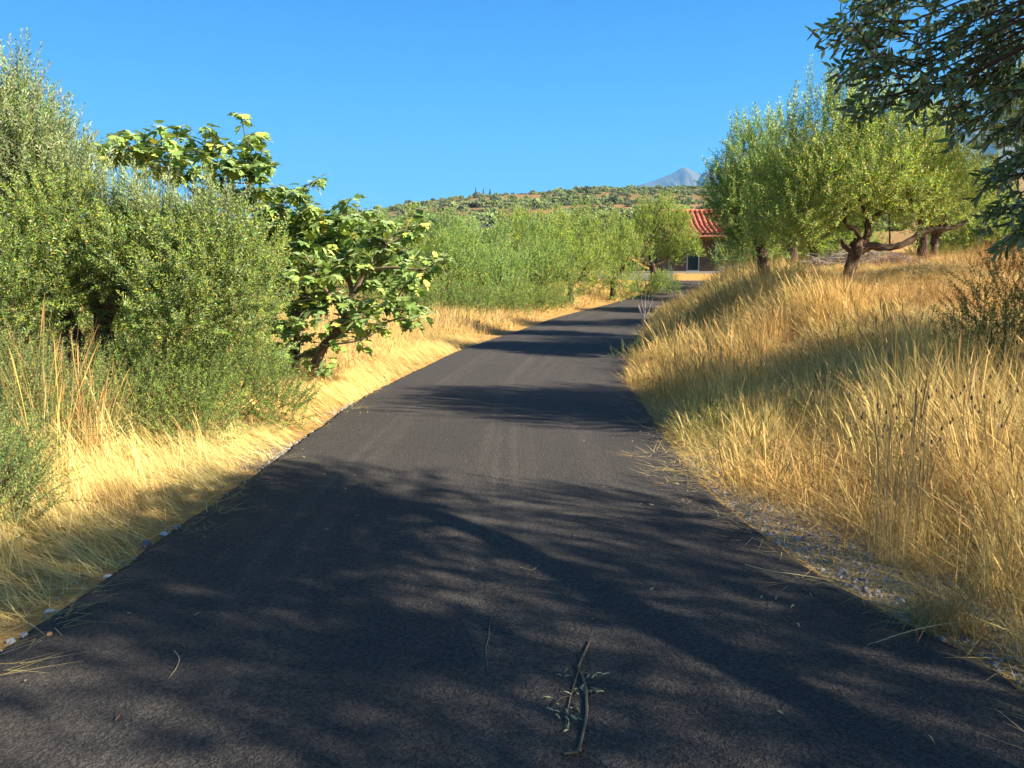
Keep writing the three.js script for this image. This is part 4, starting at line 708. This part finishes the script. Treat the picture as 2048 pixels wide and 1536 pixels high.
{ // tiny leaf litter blown over the asphalt
  const P = [], I = [], C = []; leafBlade(P, I, C, V(0, 0, 0), V(0, 1, 0), V(1, 0, 0), .045, .011, [1, 1, 1], .3, 4); const g = geoFrom(P, I, C), list = [];
  for (let k = 0; k < 130; k++) { const d = rr(2.4, 11), t = rnd() < .6 ? Math.pow(rnd(), 2) * .5 : rnd(), x = rnd() < .5 ? xl(d) + t * 2 : xr(d) - t * 2; list.push([new THREE.Matrix4().compose(V(x, hr(d) + .022, -d), new THREE.Quaternion().setFromEuler(new THREE.Euler(1.57 + rr(-.3, .3), rr(-.4, .4), rnd() * 6.3, 'XYZ')), V(1, rr(.5, 1.1), 1)), pick([rgb(.3, .19, .08), rgb(.2, .12, .06), rgb(.45, .36, .17), rgb(.25, .26, .12)])]); }
  kind(instanced('leaf_litter', g, M.nearLeaf, list), 'stuff', 'small dry leaves scattered thinly over the asphalt', 'litter');
}
{ // bare sapling, brush pile, right shrub, weed
  const b = ground(xr(29) - .02, 29), t = thing('bare_sapling', b, 'leafless pale pink sapling at the right road edge far ahead', 'sapling'), g = [];
  g.push(tube([V(0, -.1, 0), V(0, .3, 0), V(.02, .65, 0)], [.02, .018, .014], 6));
  for (const [x, h] of [[-.32, 1.25], [-.16, 1.35], [.02, 1.5], [.16, 1.3], [.3, 1.25], [-.24, .95], [.2, .9]]) g.push(tube([V(0, .35 + rr(0, .3), 0), V(x * .55, h * .65, rr(-.1, .1)), V(x, h, rr(-.2, .2))], [.013, .009, .004], 5));
  mesh('stem', mergeGeometries(g), M.paleTwig, t);
  const pb = ground(11.6, 26), pile = thing('brush_pile', pb, 'heap of grey dead branches in the field behind the leaning olive', 'brush pile'), pg = [];
  for (let k = 0; k < 420; k++) { const x = rr(-1.7, 1.7), z = rr(-1, 1), y = rnd() * .62 * (1 - Math.abs(x) / 1.9), a = rr(-3, 3), l = rr(.15, .6), e = V(Math.cos(a) * l, rr(-.22, .26), Math.sin(a) * l), c = V(x, y + .05, z); pg.push(tube([c.clone().sub(e), c.clone().add(V(0, rr(0, .12), 0)), c.clone().add(e)], [.013, .01, .004], 4, .05, 3)); }
  const grey = new THREE.MeshStandardMaterial({ color: rgb(.30, .25, .21), roughness: .95 });
  for (let k = 0; k < 7; k++) mesh('branch', mergeGeometries(pg.slice(k * 60, k * 60 + 60)), grey, pile);
  const sb = ground(5.9, 8.9);
  shrub('shrub', 'sparse olive green shrub rising from dry grass at the right edge', 'shrub', [[V(-.2, .75, 0), [.6, .6, .5], 200], [V(.5, .9, .1), [.6, .7, .6], 260], [V(.1, .35, .1), [.6, .4, .5], 200], [V(-.5, .5, 0), [.35, .35, .35], 70]], sb, SH.shrub, [.8, .72, .75], 1, null, 12, .01);
  const wb = ground(xr(18) - .05, 18);
  shrub('weed', 'small sprawling green weed leaning over the right road edge', 'weed', [[V(-.05, .18, 0), [.26, .16, .3], 22], [V(.2, .25, .2), [.25, .2, .3], 22]], wb, SH.weed, [1.1, 1.05, .7], .7, null, 5, .006);
  const yb = ground(xr(8.6) + .45, 8.6);
  shrub('weed', 'low yellow green weed in the grass beside the sunlit asphalt', 'weed', [[V(0, .15, 0), [.35, .14, .5], 60]], yb, SH.weed, [1.5, 1.2, .5], .7, null, 4, .004);
  const cb = ground(2.42, 4.7); tag(mesh('grass_clump', makeClump({ n: 130, h: 1.2, r: .15, tilt: [0, .22], droop: .2, w: .0032, segs: 5, head: .3 }), M.grass), 'tall upright sheaf of straw stalks on the right bank', 'grass clump').position.copy(cb);
  const tb = ground(2.2, 3.75); const tus = tag(mesh('grass_tussock', makeClump({ n: 420, h: .62, r: .16, tilt: [.35, .8], droop: 1.7, w: .0034, segs: 7, az: 2.6, azS: 1.5 }), M.grass), 'drooping straw tussock spilling towards the road at lower right', 'grass tussock'); tus.position.copy(tb); 
  // stalks with dark seed heads
  const headG = new THREE.SphereGeometry(.0085, 7, 6); headG.scale(1, 1.9, 1);
  const mkStalk = () => { const st = new THREE.Group(), hs = rr(.85, 1.15), g = [], hd = []; g.push(tube([V(0, -.05, 0), V(rr(-.02, .02), hs * .5, 0), V(rr(-.06, .06), hs, rr(-.05, .05))], [.003, .0024, .0014], 5, .02, 4)); for (let k = 0; k < 4; k++) { const y = hs * rr(.55, .9), e = V(rr(-.13, .13), y + rr(.08, .2), rr(-.1, .1)); g.push(tube([V(0, y - .06, 0), e], [.0016, .001], 4, .02, 3)); hd.push(headG.clone().translate(e.x, e.y, e.z)); } const m = mesh('stem', mergeGeometries(g), new THREE.MeshStandardMaterial({ color: rgb(.3, .2, .09), roughness: .9 }), st); const hm = new THREE.MeshStandardMaterial({ color: rgb(.12, .075, .04), roughness: .95 }); for (const h of hd) mesh('seed_head', h, hm, st); return st; };
  const protos = [mkStalk(), mkStalk(), mkStalk()];
  [[1760, 5.0], [1790, 5.2], [1815, 4.9], [1850, 5.3], [1880, 5.6], [1905, 5.0], [1940, 5.4], [1980, 5.1], [1730, 5.8], [1700, 6.4], [1835, 5.7], [1955, 6.2], [2010, 5.6], [1660, 7.0]].forEach(([px, d], i) => { const st = protos[i % 3].clone(); st.name = numbered('seed_stalk'); st.position.copy(ground((px - 1024) / F * d, d)); st.rotation.y = rnd() * 6; scene.add(st); tag(st, 'thin dry stalk with dark seed heads standing in the right bank grass', 'dry plant', 'dry seed stalks on the right bank'); });
}
renderer.render(scene, camera);
